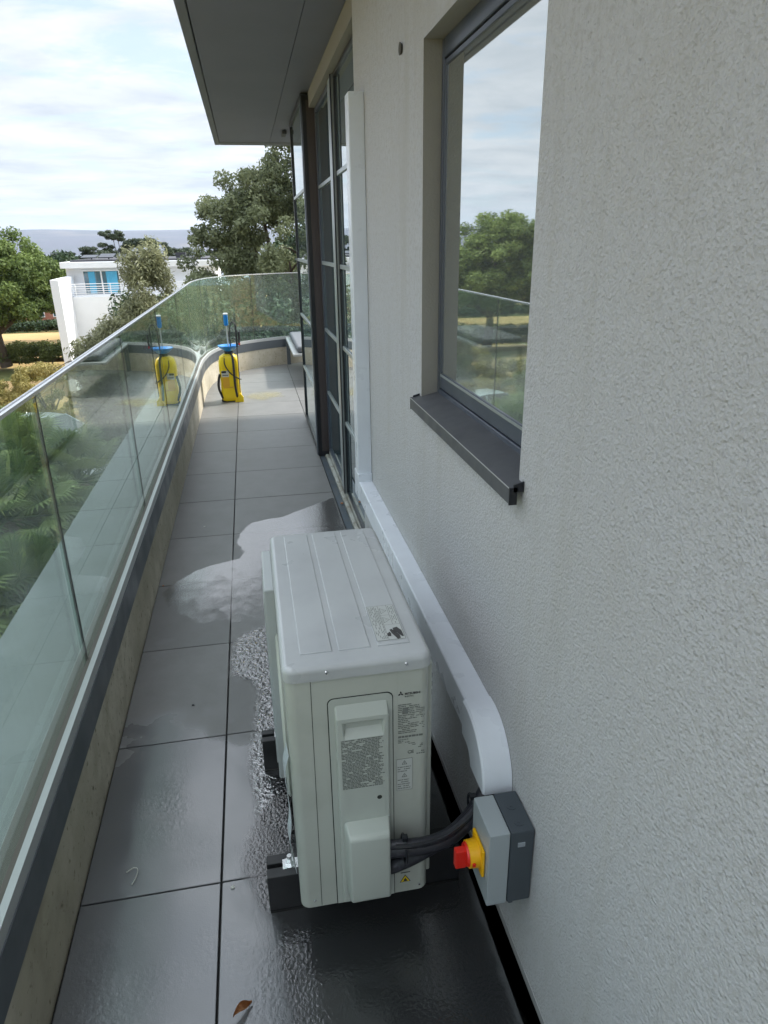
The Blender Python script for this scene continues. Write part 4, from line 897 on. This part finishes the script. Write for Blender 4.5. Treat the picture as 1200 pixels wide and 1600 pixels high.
# ================================================================ VEGETATION
def leaf_mesh(name, centers, radii, count, size, m, seed=0, aspect=.5, squash=.8, upward=0.0, stretch=None):
    """many small leaf quads; centres = clump centres, each with its own radius and tone"""
    rng = np.random.default_rng(seed); centers = np.array(centers, float); radii = np.array(radii, float)
    w = radii ** 2; w /= w.sum(); ci = rng.choice(len(centers), count, p=w)
    d = rng.normal(size=(count, 3)); d /= np.linalg.norm(d, axis=1)[:, None]
    rr = rng.random(count) ** (1 / 2.2); d[:, 2] *= squash
    if stretch: d[:, 2] *= stretch
    P = centers[ci] + d * (rr * radii[ci])[:, None]
    nrm_ = d + rng.normal(size=(count, 3)) * .9; nrm_[:, 2] += .4; nrm_ /= np.linalg.norm(nrm_, axis=1)[:, None]
    t = rng.normal(size=(count, 3)); t[:, 2] += upward; t -= nrm_ * (t * nrm_).sum(1)[:, None]; t /= np.linalg.norm(t, axis=1)[:, None]
    b = np.cross(nrm_, t); s = size * rng.uniform(.6, 1.35, count)[:, None]
    v = np.stack([P - t * s * .5, P + b * s * aspect * .5, P + t * s * .5, P - b * s * aspect * .5], 1).reshape(-1, 3)
    me = bpy.data.meshes.new(name); me.vertices.add(count * 4); me.vertices.foreach_set('co', v.ravel())
    me.loops.add(count * 4); me.loops.foreach_set('vertex_index', np.arange(count * 4)); me.polygons.add(count); me.polygons.foreach_set('loop_start', np.arange(count) * 4); me.polygons.foreach_set('loop_total', np.full(count, 4))
    me.update(); tone = np.clip(rng.random(len(centers))[ci] * .6 + rng.random(count) * .4, 0, 1)
    a = me.attributes.new('tone', 'FLOAT', 'FACE'); a.data.foreach_set('value', tone.astype(np.float32)); me.validate(); return me
def clumps(blobs, per, rmin, rmax, seed):
    """blobs: (x,y,z,rx,rz); clump centres over the shell and inside"""
    rng = random.Random(seed); cs, rs = [], []
    for (x, y, z, rx, rz) in blobs:
        n = max(4, int(per * rx * rx))
        for _ in range(n):
            d = Vector((rng.gauss(0, 1), rng.gauss(0, 1), rng.gauss(0, 1))).normalized(); r = rng.uniform(.45, 1.0) ** .5
            cs.append((x + d.x * rx * r, y + d.y * rx * r, z + d.z * rz * r)); rs.append(rng.uniform(rmin, rmax))
    return cs, rs
def limbs(bm, base, targets, r0, seed):
    rng = random.Random(seed); base = Vector(base); T = [Vector(t) for t in targets]
    top = sum(T, Vector()) / len(T); fork = base.lerp(top, .45)
    trunk = spline([base, base.lerp(fork, .5) + Vector((rng.uniform(-.1, .1), rng.uniform(-.1, .1), 0)) * r0 * 4, fork], 5)
    tube(bm, trunk, [r0 * (1 - .45 * i / (len(trunk) - 1)) for i in range(len(trunk))], 9)
    for t in T:
        mid = fork.lerp(t, .5) + Vector((rng.uniform(-.3, .3), rng.uniform(-.3, .3), rng.uniform(0, .3))) * min(2, (t - fork).length) * .3
        p = spline([fork - Vector((0, 0, r0)), mid, t], 5); tube(bm, p, [r0 * .5 * (1 - .8 * i / (len(p) - 1)) for i in range(len(p))], 6)
        for _ in range(3):
            q = mid.lerp(t, rng.random()); e = q + Vector((rng.uniform(-1, 1), rng.uniform(-1, 1), rng.uniform(-.2, .5))) * min(2.5, (t - fork).length) * .25
            tube(bm, [q, q.lerp(e, .5) + Vector((0, 0, .05)), e], [r0 * .16, r0 * .1, r0 * .04], 5)
def tree(name, label, cat, base, blobs, m, count, size, per=6, rmin=.35, rmax=.7, r0=.25, seed=1, group=None, aspect=.55, squash=.8, upward=0):
    t = thing(name, label, cat, base, group)
    cs, rs = clumps(blobs, per, rmin, rmax, seed)
    obj('crown', leaf_mesh('crown', cs, rs, count, size, m, seed, aspect, squash, upward), m, t)
    bm = NB(); rng = random.Random(seed); tg = [(b[0] + rng.uniform(-.3, .3) * b[3], b[1], b[2] + b[4] * .1) for b in blobs]
    limbs(bm, base, tg, r0, seed); obj('trunk', bm, bark_m, t, True); return t
oak_l = leaf_mat('leaf_oak', (0.07, 0.11, 0.03), (0.21, 0.28, 0.075), .35)
holm_l = leaf_mat('leaf_holm', (0.085, 0.11, 0.06), (0.27, 0.30, 0.16), .4)
olive_l = leaf_mat('leaf_olive', (0.12, 0.13, 0.075), (0.32, 0.33, 0.18), .3)
pine_l = leaf_mat('leaf_pine', (0.03, 0.05, 0.03), (0.08, 0.105, 0.055), .1)
hedge_l = leaf_mat('leaf_hedge', (0.07, 0.10, 0.03), (0.19, 0.22, 0.07), .25)
shrub_l = leaf_mat('leaf_shrub', (0.20, 0.19, 0.05), (0.38, 0.31, 0.11), .3)
palm_l = leaf_mat('leaf_palm', (0.06, 0.11, 0.035), (0.25, 0.29, 0.10), .25)
dark_l = leaf_mat('leaf_dark', (0.025, 0.05, 0.025), (0.06, 0.10, 0.04), .1)

# big evergreen oak right behind the far balustrade
tree('holm_oak', 'large grey-green oak with open crown rising beyond the far balustrade', 'tree', (1.6, 24, G),
     [(1.5, 24, .8, 2.9, 2.6), (-.65, 23.6, .8, 1.35, 1.3), (-.25, 23.8, 2.3, 1.15, 1.1), (.6, 24, 2.9, 1.25, 1.2), (1.7, 24.2, 3.4, 1.5, 1.2), (3.6, 24, 3.0, 1.9, 1.6), (-.9, 23.4, -.6, 1.1, 1.0), (3.5, 24, 0, 2.6, 2.4), (.6, 23.5, -1.2, 2.2, 1.2), (2.6, 24.3, 5.0, 1.6, 1.3)], holm_l, 150000, .108, per=14, rmin=.22, rmax=.52, r0=.3, seed=11)
tree('garden_tree', 'dark evergreen tree behind the large open-crowned oak', 'tree', (5.5, 31, G), [(5, 31, 0, 4, 3.5), (2, 31, -2, 3.5, 2.6), (-1.0, 30, -2.8, 2.2, 1.8)], dark_l, 30000, .24, per=4, rmin=.5, rmax=.9, seed=12)
# hedge seen through the far glass
def hedge(label, x0, x1, y, z1, d, m, count, size, seed, sl=0.0, name='hedge', yl=0):
    t = thing(name, label, 'hedge', ((x0 + x1) / 2, y, G)); rng = random.Random(seed); cs, rs = [], []
    n = int((x1 - x0) / .55) + 1
    for i in range(n):
        for _ in range(7):
            f = i / max(1, n - 1); cs.append((x0 + (x1 - x0) * f + rng.uniform(-.3, .3), y + yl * f + rng.uniform(-d, d) * .5, G + .3 + (z1 - G - .6) * rng.random() ** .6)); rs.append(rng.uniform(.4, .6))
    obj('foliage', leaf_mesh('foliage', cs, rs, count, size, m, seed), m, t)
    bm = NB()
    for i in range(0, n, 2):
        x = x0 + (x1 - x0) * i / max(1, n - 1); tube(bm, [(x, y + yl * i / max(1, n - 1), G), (x + .1, y + yl * i / max(1, n - 1), (G + z1) / 2)], [.06, .02], 6)
    obj('stems', bm, bark_m, t); return t
hedge('tall dark green hedge right behind the far glass panes', -2.6, 9, 18.5, .55, 1.4, dark_l, 60000, .13, 21)
# olive trees left of the far balustrade
tree('olive_tree', 'tall narrow olive tree in front of the white house', 'tree', (-1.9, 13.2, G), [(-1.72, 13.2, .75, .42, .85), (-1.62, 13.2, .15, .62, .6), (-1.75, 13.2, -.4, .85, .6)], olive_l, 70000, .085, per=190, rmin=.14, rmax=.26, r0=.09, seed=31, aspect=.28, upward=1.2, squash=1.3)
tree('olive_tree', 'low spreading olive tree against the white tower wall', 'tree', (-2.6, 13.4, G), [(-2.5, 13.4, -.30, .55, .38), (-2.95, 13.4, -.30, .30, .26), (-2.2, 13.3, -.75, .8, .5), (-2.45, 13.3, .02, .5, .22), (-2.1, 13.3, -.05, .45, .3), (-2.65, 13.4, -.95, .55, .5), (-2.2, 13.2, -1.5, .9, .7), (-1.6, 13, -1.2, .8, .7)], olive_l, 80000, .085, per=150, rmin=.13, rmax=.25, r0=.09, seed=32, aspect=.28, upward=1.2, squash=1.3)
# big oak at the left, and its neighbours seen mirrored in the window
tree('oak_tree', 'big round green oak at the left edge, beyond the lawns', 'tree', (-16.8, 52, G), [(-17, 52, -.2, 4.4, 3.0), (-14.3, 51.5, -.2, 2.3, 1.8), (-19.8, 52, .6, 3.2, 2.6), (-15.7, 51, -1.6, 2.9, 1.5), (-13.6, 51, -1.9, 1.5, 1.2), (-17.6, 51.5, 1.9, 2.6, 1.5), (-21, 51, -1.4, 3, 2)], oak_l, 90000, .22, per=6, rmin=.45, rmax=.85, r0=.42, seed=41)
for i, (x, y, r, zc, lab) in enumerate(((-27, 55, 5.2, -.4, 'broad oak just outside the left edge, mirrored in the window'), (-36, 56, 5.5, -1.0, 'second oak farther left, standing beyond the lawn'), (-47, 52, 6, -.5, 'third oak far to the left of the lawn'))):
    tree('oak_tree', lab, 'tree', (x, y, G), [(x, y, zc, r * .8, r * .6), (x + r * .5, y, zc - 1, r * .5, r * .4), (x - r * .5, y, zc - .6, r * .5, r * .45), (x, y - 1, zc + r * .35, r * .45, r * .35)], oak_l, 26000, .34, per=3, rmin=.7, rmax=1.2, r0=.4, seed=50 + i)
tree('garden_tree', 'dark tree between the big left oak and the white house', 'tree', (-15.5, 66, G), [(-16, 66, -1.2, 3, 2.2), (-14.2, 66, -2.2, 1.8, 2.4), (-18, 66, -.5, 2.4, 1.8)], dark_l, 20000, .30, per=4, rmin=.5, rmax=.9, seed=46)
# umbrella pines behind the house
for i, (x, y, blobs, lab) in enumerate((
        (-15.7, 82, [(-16.3, 82, .9, 1.6, .6), (-14.6, 82, .5, 1.5, .55), (-17.6, 82, .0, 1.4, .5)], 'low dark pine behind the left end of the white house roof'),
        (-14.0, 88, [(-14.6, 88, 2.9, 1.25, .5), (-13.0, 88, 1.7, .9, .35), (-15.4, 88, 1.6, .8, .35), (-14.2, 88, .9, 1.7, .5), (-13.9, 88, 2.6, .9, .3)], 'tall flat-topped pine standing above the white house roof'),
        (-11.2, 88, [(-11.4, 88, 1.9, 1.7, .5), (-9.7, 88, 1.6, 1.2, .4), (-11.0, 88, .8, 1.3, .4)], 'spreading pine right of the tall flat-topped pine'),
        (-8.3, 92, [(-8.2, 92, .8, 2.0, .6), (-6.3, 92, .2, 1.8, .6), (-10, 92, -.4, 1.6, .6)], 'distant dark pine behind the olive tree top'))):
    tree('pine_tree', lab, 'tree', (x, y, G), blobs, pine_l, 11000, .26, per=9, rmin=.28, rmax=.55, r0=.20, seed=60 + i, aspect=.3, squash=.5)
tree('background_tree', 'dark tree line behind the white house, left part', 'tree', (-19.5, 84, G), [(-19.5, 84, -.4, 2.2, 1.2), (-22, 84, -1, 2.4, 1.5)], dark_l, 9000, .35, per=4, rmin=.5, rmax=.9, seed=71)
tree('background_tree', 'dark tree line behind the white house, right part', 'tree', (-4, 96, G), [(-4.5, 96, -.6, 3, 1.3), (-1, 96, -.4, 3, 1.6), (-8, 96, -1.2, 2.6, 1.3), (-12, 96, -1.2, 2.4, 1.3), (-15.5, 96, -1.4, 2.2, 1.3)], dark_l, 16000, .35, per=4, rmin=.5, rmax=.9, seed=72)
# hedges between the lawns, round shrubs in front
hedge('clipped green hedge between the two dry lawns', -34, -12.2, 54.5, -4.45, 1.6, hedge_l, 60000, .17, 81, yl=-2.5)
hedge('low dark hedge at the back of the far lawn', -44, -15, 74, -4.9, 1.4, dark_l, 26000, .25, 82)
def shrub(label, x, y, r, h, m, count, size, seed):
    t = thing('garden_shrub', label, 'shrub', (x, y, G)); cs, rs = clumps([(x, y, G + h * .5, r, h * .52)], 14, .25, .45, seed)
    obj('foliage', leaf_mesh('foliage', cs, rs, count, size, m, seed), m, t)
    bm = NB(); [tube(bm, [(x, y, G), (x + math.cos(a) * r * .4, y + math.sin(a) * r * .4, G + h * .6)], [.05, .015], 5) for a in (0, 1.3, 2.6, 4, 5.2)]; obj('stems', bm, bark_m, t); return t
shrub('golden-green rounded shrub beside the white tower wall', -9.6, 34.5, 1.9, 2.6, shrub_l, 22000, .10, 91)
shrub('yellow-green shrub left of the golden one, at the lawn edge', -12.0, 34, 1.6, 1.9, shrub_l, 16000, .10, 92)
shrub('low olive-green shrub at the left frame edge above the rail', -12.0, 30.5, 1.7, 2.0, hedge_l, 16000, .10, 93)
shrub('dense green shrub below the golden one, seen over the rail', -9.3, 30.3, 1.5, 1.8, shrub_l, 15000, .10, 94)

# fan palms below the balcony
def palm(label, x, y, ztop, seed, nf=34, fr=.42, spread=.55):
    t = thing('fan_palm', label, 'palm', (x, y, G), 'fan palms below the balcony'); rng = random.Random(seed)
    bm = NB(); tube(bm, spline([(x, y, G), (x + .08, y, (G + ztop) / 2), (x, y, ztop)], 6), [.16] * 6 + [.13] * 7, 9); obj('trunk', bm, bark_m, t, True)
    V, F, T = [], [], []; bs = NB()
    for i in range(nf):
        az = i * 2.4 + rng.uniform(-.2, .2); el = R_(78 - 115 * (i / nf) ** .9 + rng.uniform(-8, 8)); L_ = spread * rng.uniform(.8, 1.1)
        d = Vector((math.cos(az) * math.cos(el), math.sin(az) * math.cos(el), math.sin(el))); o = Vector((x, y, ztop)); hub = o + d * L_ - Vector((0, 0, .12 * L_ * L_))
        tube(bs, [o, o + d * L_ * .5, hub], [.014, .010, .008], 5)
        side = d.cross(Vector((0, 0, 1))); side = side.normalized() if side.length > .05 else Vector((1, 0, 0)); up = side.cross(d).normalized(); tn = rng.random()
        for k in range(26):
            a = R_(-125 + 250 * k / 25); r = fr * (1 - .25 * abs(a) / 2.2) * rng.uniform(.9, 1.05)
            v = d * math.cos(a) + side * math.sin(a); tip = hub + v * r - Vector((0, 0, r * .25)) + up * .04; m1 = hub + v * r * .55 + up * .03; w = v.cross(up).normalized() * r * .042
            b = len(V); V += [hub, m1 + w, tip, m1 - w]; F.append((b, b + 1, b + 2, b + 3)); T.append(min(1, tn * .6 + rng.random() * .4))
    me = bpy.data.meshes.new('fronds'); me.from_pydata([tuple(v) for v in V], [], F); at = me.attributes.new('tone', 'FLOAT', 'FACE'); at.data.foreach_set('value', T)
    obj('fronds', me, palm_l, t); obj('frond_stalks', bs, palm_l, t); return t
palm('palm with bright fans just right of the dark glass joint', -2.36, 9.0, -1.25, 101)
palm('palm whose crown sits left of the dark glass joint', -3.0, 9.0, -1.0, 102)
palm('palm low behind the first glass pane at the left edge', -2.74, 7.5, -1.15, 103)
palm('palm half hidden by the ledge below the glass joint', -2.45, 8.0, -1.65, 104)
palm('farthest palm near the parked white car', -3.1, 12.5, -2.3, 105)
palm('lowest palm nearest the camera beside the ledge', -2.35, 6.5, -1.75, 106)
palm('palm just outside the left edge of the first pane', -3.3, 7.6, -.75, 107)
palm('palm deep in the shade under the first pane', -2.9, 6.0, -1.5, 108)
palm('palm left of the white car behind the other fans', -4.3, 14.0, -2.3, 109)

# ================================================================ WHITE HOUSE
wh = thing('white_house', 'white flat-roofed modern house with balcony rails and blue curtained window', 'house', (-7, 48, G))
bm = NB(); box(bm, -10.29, -1.8, 45, 54, G, .46); obj('wall', bm, white_wall, wh)
bm = NB(); box(bm, -10.40, -1.5, 44.2, 54.5, .462, .80, .02, 1); rf = obj('roof', bm, white_wall, wh)
bm = NB(); box(bm, -9.9, -1.6, 44.6, 54.3, .802, .90); obj('roof_edge', bm, roof_m, rf)
bm = NB(); prism(bm, [(-10.02, 40), (-9.62, 40), (-9.92, 44.98), (-10.32, 44.98)], G, .02, 2); obj('side_wall', bm, white_wall, wh)
bm = NB(); box(bm, -9.83, -1.9, 43.4, 44.998, G, -1.05); obj('balcony_wall', bm, white_wall, wh)
wx0, wx1, wz0_, wz1_ = -9.35, -7.40, -1.0, .27
bm = NB()
for (a, b, c, d) in ((wx0 - .06, wx1 + .06, wz1_, wz1_ + .08), (wx0 - .06, wx0, wz0_, wz1_), (wx1, wx1 + .06, wz0_, wz1_), (-8.41, -8.33, wz0_, wz1_), (wx0 - .06, wx1 + .06, wz0_ - .08, wz0_)): box(bm, a, b, 44.93, 44.995, c, d)
hw = obj('window', bm, white_m, wh)
bm = NB(); box(bm, wx0, wx1, 44.96, 44.985, wz0_, wz1_); obj('pane', bm, win_blue, hw)
for (a, b) in ((wx0 + .25, wx0 + .62), (wx1 - .7, wx1 - .08)):
    bm = NB(); P = [(a + (b - a) * i / 12, 44.94 + .012 * (i % 2)) for i in range(13)]; P += [(p[0], p[1] + .01) for p in P[::-1]]; prism(bm, P, wz0_ + .02, wz1_ - .02, 2); obj('curtain', bm, curt_m, hw)
bm = NB()
for z in (-.98, -.86, -.74, -.62, -.50, -.36): tube(bm, [(-9.9, 43.5, z), (-1.9, 43.5, z)], .018, 6)
for x in [-9.6 + i * 1.9 for i in range(5)]: box(bm, x - .02, x + .02, 43.48, 43.52, -1.05, -.36)
obj('balcony_railing', bm, white_m, wh)
for i in range(5):
    x = -9.6 + i * 1.0; bm = NB(); prism(bm, [(46, .97), (47.2, 1.10 + .06 * (i % 2)), (47.2, 1.15 + .06 * (i % 2)), (46, 1.02)], x, x + .85, 0); box(bm, x + .4, x + .46, 47.0, 47.1, .90, 1.12); obj('solar_panel', bm, mat('solar', (.012, .014, .025), .25), wh)
bm = NB(); box(bm, -4.2, -3.6, 47, 47.6, .90, 1.2); obj('roof_vent', bm, roof_m, wh)
# brick house under the oak
bh = thing('brick_house', 'red brick house with brown roof seen under the big oak', 'house', (-22.3, 80, G))
bm = NB(); box(bm, -28.5, -18.2, 80, 88, G, -2.6); obj('wall', bm, brick_m, bh)
bm = NB(); prism(bm, [(79.5, -2.62), (84, .3), (88.5, -2.62)], -29, -17.8, 0); obj('roof', bm, tile_roof, bh)
for x in (-20.3, -22.2, -25): 
    bm = NB(); ring(bm, 0, .1, 0, 1.1, 0, 1.3, .08, 0); bmesh.ops.transform(bm, matrix=Matrix.Translation((x + 1.1, 79.9, -5.2)) @ Matrix.Rotation(R_(90), 4, 'Z'), verts=bm.verts); f = obj('window', bm, white_m, bh)
    bm = NB(); box(bm, x + .08, x + 1.02, 79.95, 79.99, -5.12, -3.98); obj('pane', bm, win_blue, f)

# ================================================================ CARS ON THE DRIVEWAY
def car(label, loc, rz, paint):
    c = thing('parked_car', label, 'car', (0, 0, 0), 'cars parked on the driveway')
    # longitudinal profile sections: x, half width, z bottom, z belt ; cabin separate
    secs = [(-2.1, .62, .45, .72), (-2.02, .78, .30, .86), (-1.3, .86, .22, .92), (0, .88, .20, .93), (1.0, .88, .20, .93), (1.75, .85, .24, .90), (2.08, .74, .34, .84), (2.15, .62, .45, .76)]
    bm = NB(); rings = []
    for x, w, z0, z1 in secs: rings.append([bm.verts.new(p) for p in ((x, -w, z0 + .12), (x, -w * .9, z0), (x, w * .9, z0), (x, w, z0 + .12), (x, w, (z0 + z1) / 2 + .1), (x, w * .93, z1), (x, w * .6, z1 + .04), (x, 0, z1 + .05), (x, -w * .6, z1 + .04), (x, -w * .93, z1), (x, -w, (z0 + z1) / 2 + .1))])
    for a, b in zip(rings, rings[1:]):
        for q in range(11): bm.faces.new((a[q], a[(q + 1) % 11], b[(q + 1) % 11], b[q]))
    bm.faces.new(rings[0][::-1]); bm.faces.new(rings[-1])
    o = obj('body', bm, paint, c, True); md = o.modifiers.new('s', 'SUBSURF'); md.levels = md.render_levels = 1
    bm = NB(); cab = [(-1.95, .70, .92), (-1.35, .62, 1.40), (-.2, .64, 1.47), (.45, .62, 1.42), (1.25, .72, .95)]
    rings = [[bm.verts.new(p) for p in ((x, -max(w, .74), .90), (x, -w, z), (x, 0, z + .02), (x, w, z), (x, max(w, .74), .90))] for x, w, z in cab]
    for a, b in zip(rings, rings[1:]):
        for q in range(4): bm.faces.new((a[q], a[q + 1], b[q + 1], b[q]))
    bm.faces.new(rings[0][::-1]); bm.faces.new(rings[-1]); obj('cabin_glass', bm, carglass, c, True)
    bm = NB(); tops = [(-1.42, .60, 1.385), (-1.2, .625, 1.43), (-.2, .65, 1.485), (.4, .62, 1.445)]
    rings = [[bm.verts.new(p) for p in ((x, -w, z - .03), (x, -w * .8, z + .01), (x, 0, z + .035), (x, w * .8, z + .01), (x, w, z - .03), (x, 0, z - .03))] for x, w, z in tops]
    for a, b in zip(rings, rings[1:]):
        for q in range(6): bm.faces.new((a[q], a[(q + 1) % 6], b[(q + 1) % 6], b[q]))
    bm.faces.new(rings[0][::-1]); bm.faces.new(rings[-1])
    for s in (-1, 1):
        for (p, q) in (((.4, .62 * s, 1.42), (1.28, .74 * s, .93)), ((-.15, .655 * s, 1.44), (-.1, .77 * s, .92)), ((-1.4, .61 * s, 1.38), (-1.95, .72 * s, .92))): tube(bm, [p, q], .035, 6)
    obj('roof', bm, paint, c, True)
    for x in (-1.35, 1.35):
        for s in (-1, 1):
            bm = NB(); disc(bm, (x, s * .80 - .1, .32), .32, .2, 1, 24); w_ = obj('wheel', bm, tyre_m, c)
            bm = NB(); disc(bm, (x, s * .80 + (.095 if s > 0 else -.115), .32), .20, .02, 1, 20); obj('rim', bm, alu_m, w_)
    for s in (-1, 1):
        bm = NB(); box(bm, 1.98, 2.10, s * .62 - .12, s * .62 + .12, .62, .76, .03, 2); obj('headlight', bm, white_m, c)
        bm = NB(); box(bm, -2.08, -2.0, s * .64 - .1, s * .64 + .1, .66, .82, .03, 2); obj('tail_light', bm, red_m, c)
    c.matrix_world = Matrix.Translation(loc) @ Matrix.Rotation(rz, 4, 'Z'); return c
car('silver car parked farther back beside the garden shrubs', (-8.1, 28.2, G + .03), R_(-25), car_silver)
car('white car parked nearer the palms on the driveway', (-6.0, 23.6, G + .03), R_(-18), car_white)
car('dark grey car parked at the right of the white one', (-11.3, 24.5, G + .03), R_(10), mat('car_dark', (.05, .055, .06), .3, coat=.6))

# ================================================================ HAZE
bm = NB(); box(bm, -9000, 9000, -600, 9000, -48, 260)
hm = bpy.data.materials.new('haze_air'); hm.use_nodes = True; t = hm.node_tree; t.nodes.clear()
pv = N(t, 'ShaderNodeVolumePrincipled', inp={'Color': (0.70, 0.82, 1.0, 1), 'Density': 0.00007, 'Anisotropy': 0.2}); o = N(t, 'ShaderNodeOutputMaterial'); L(t, pv.outputs[0], o.inputs['Volume'])
hz = obj('haze', bm, hm); tag(hz, kind='stuff')
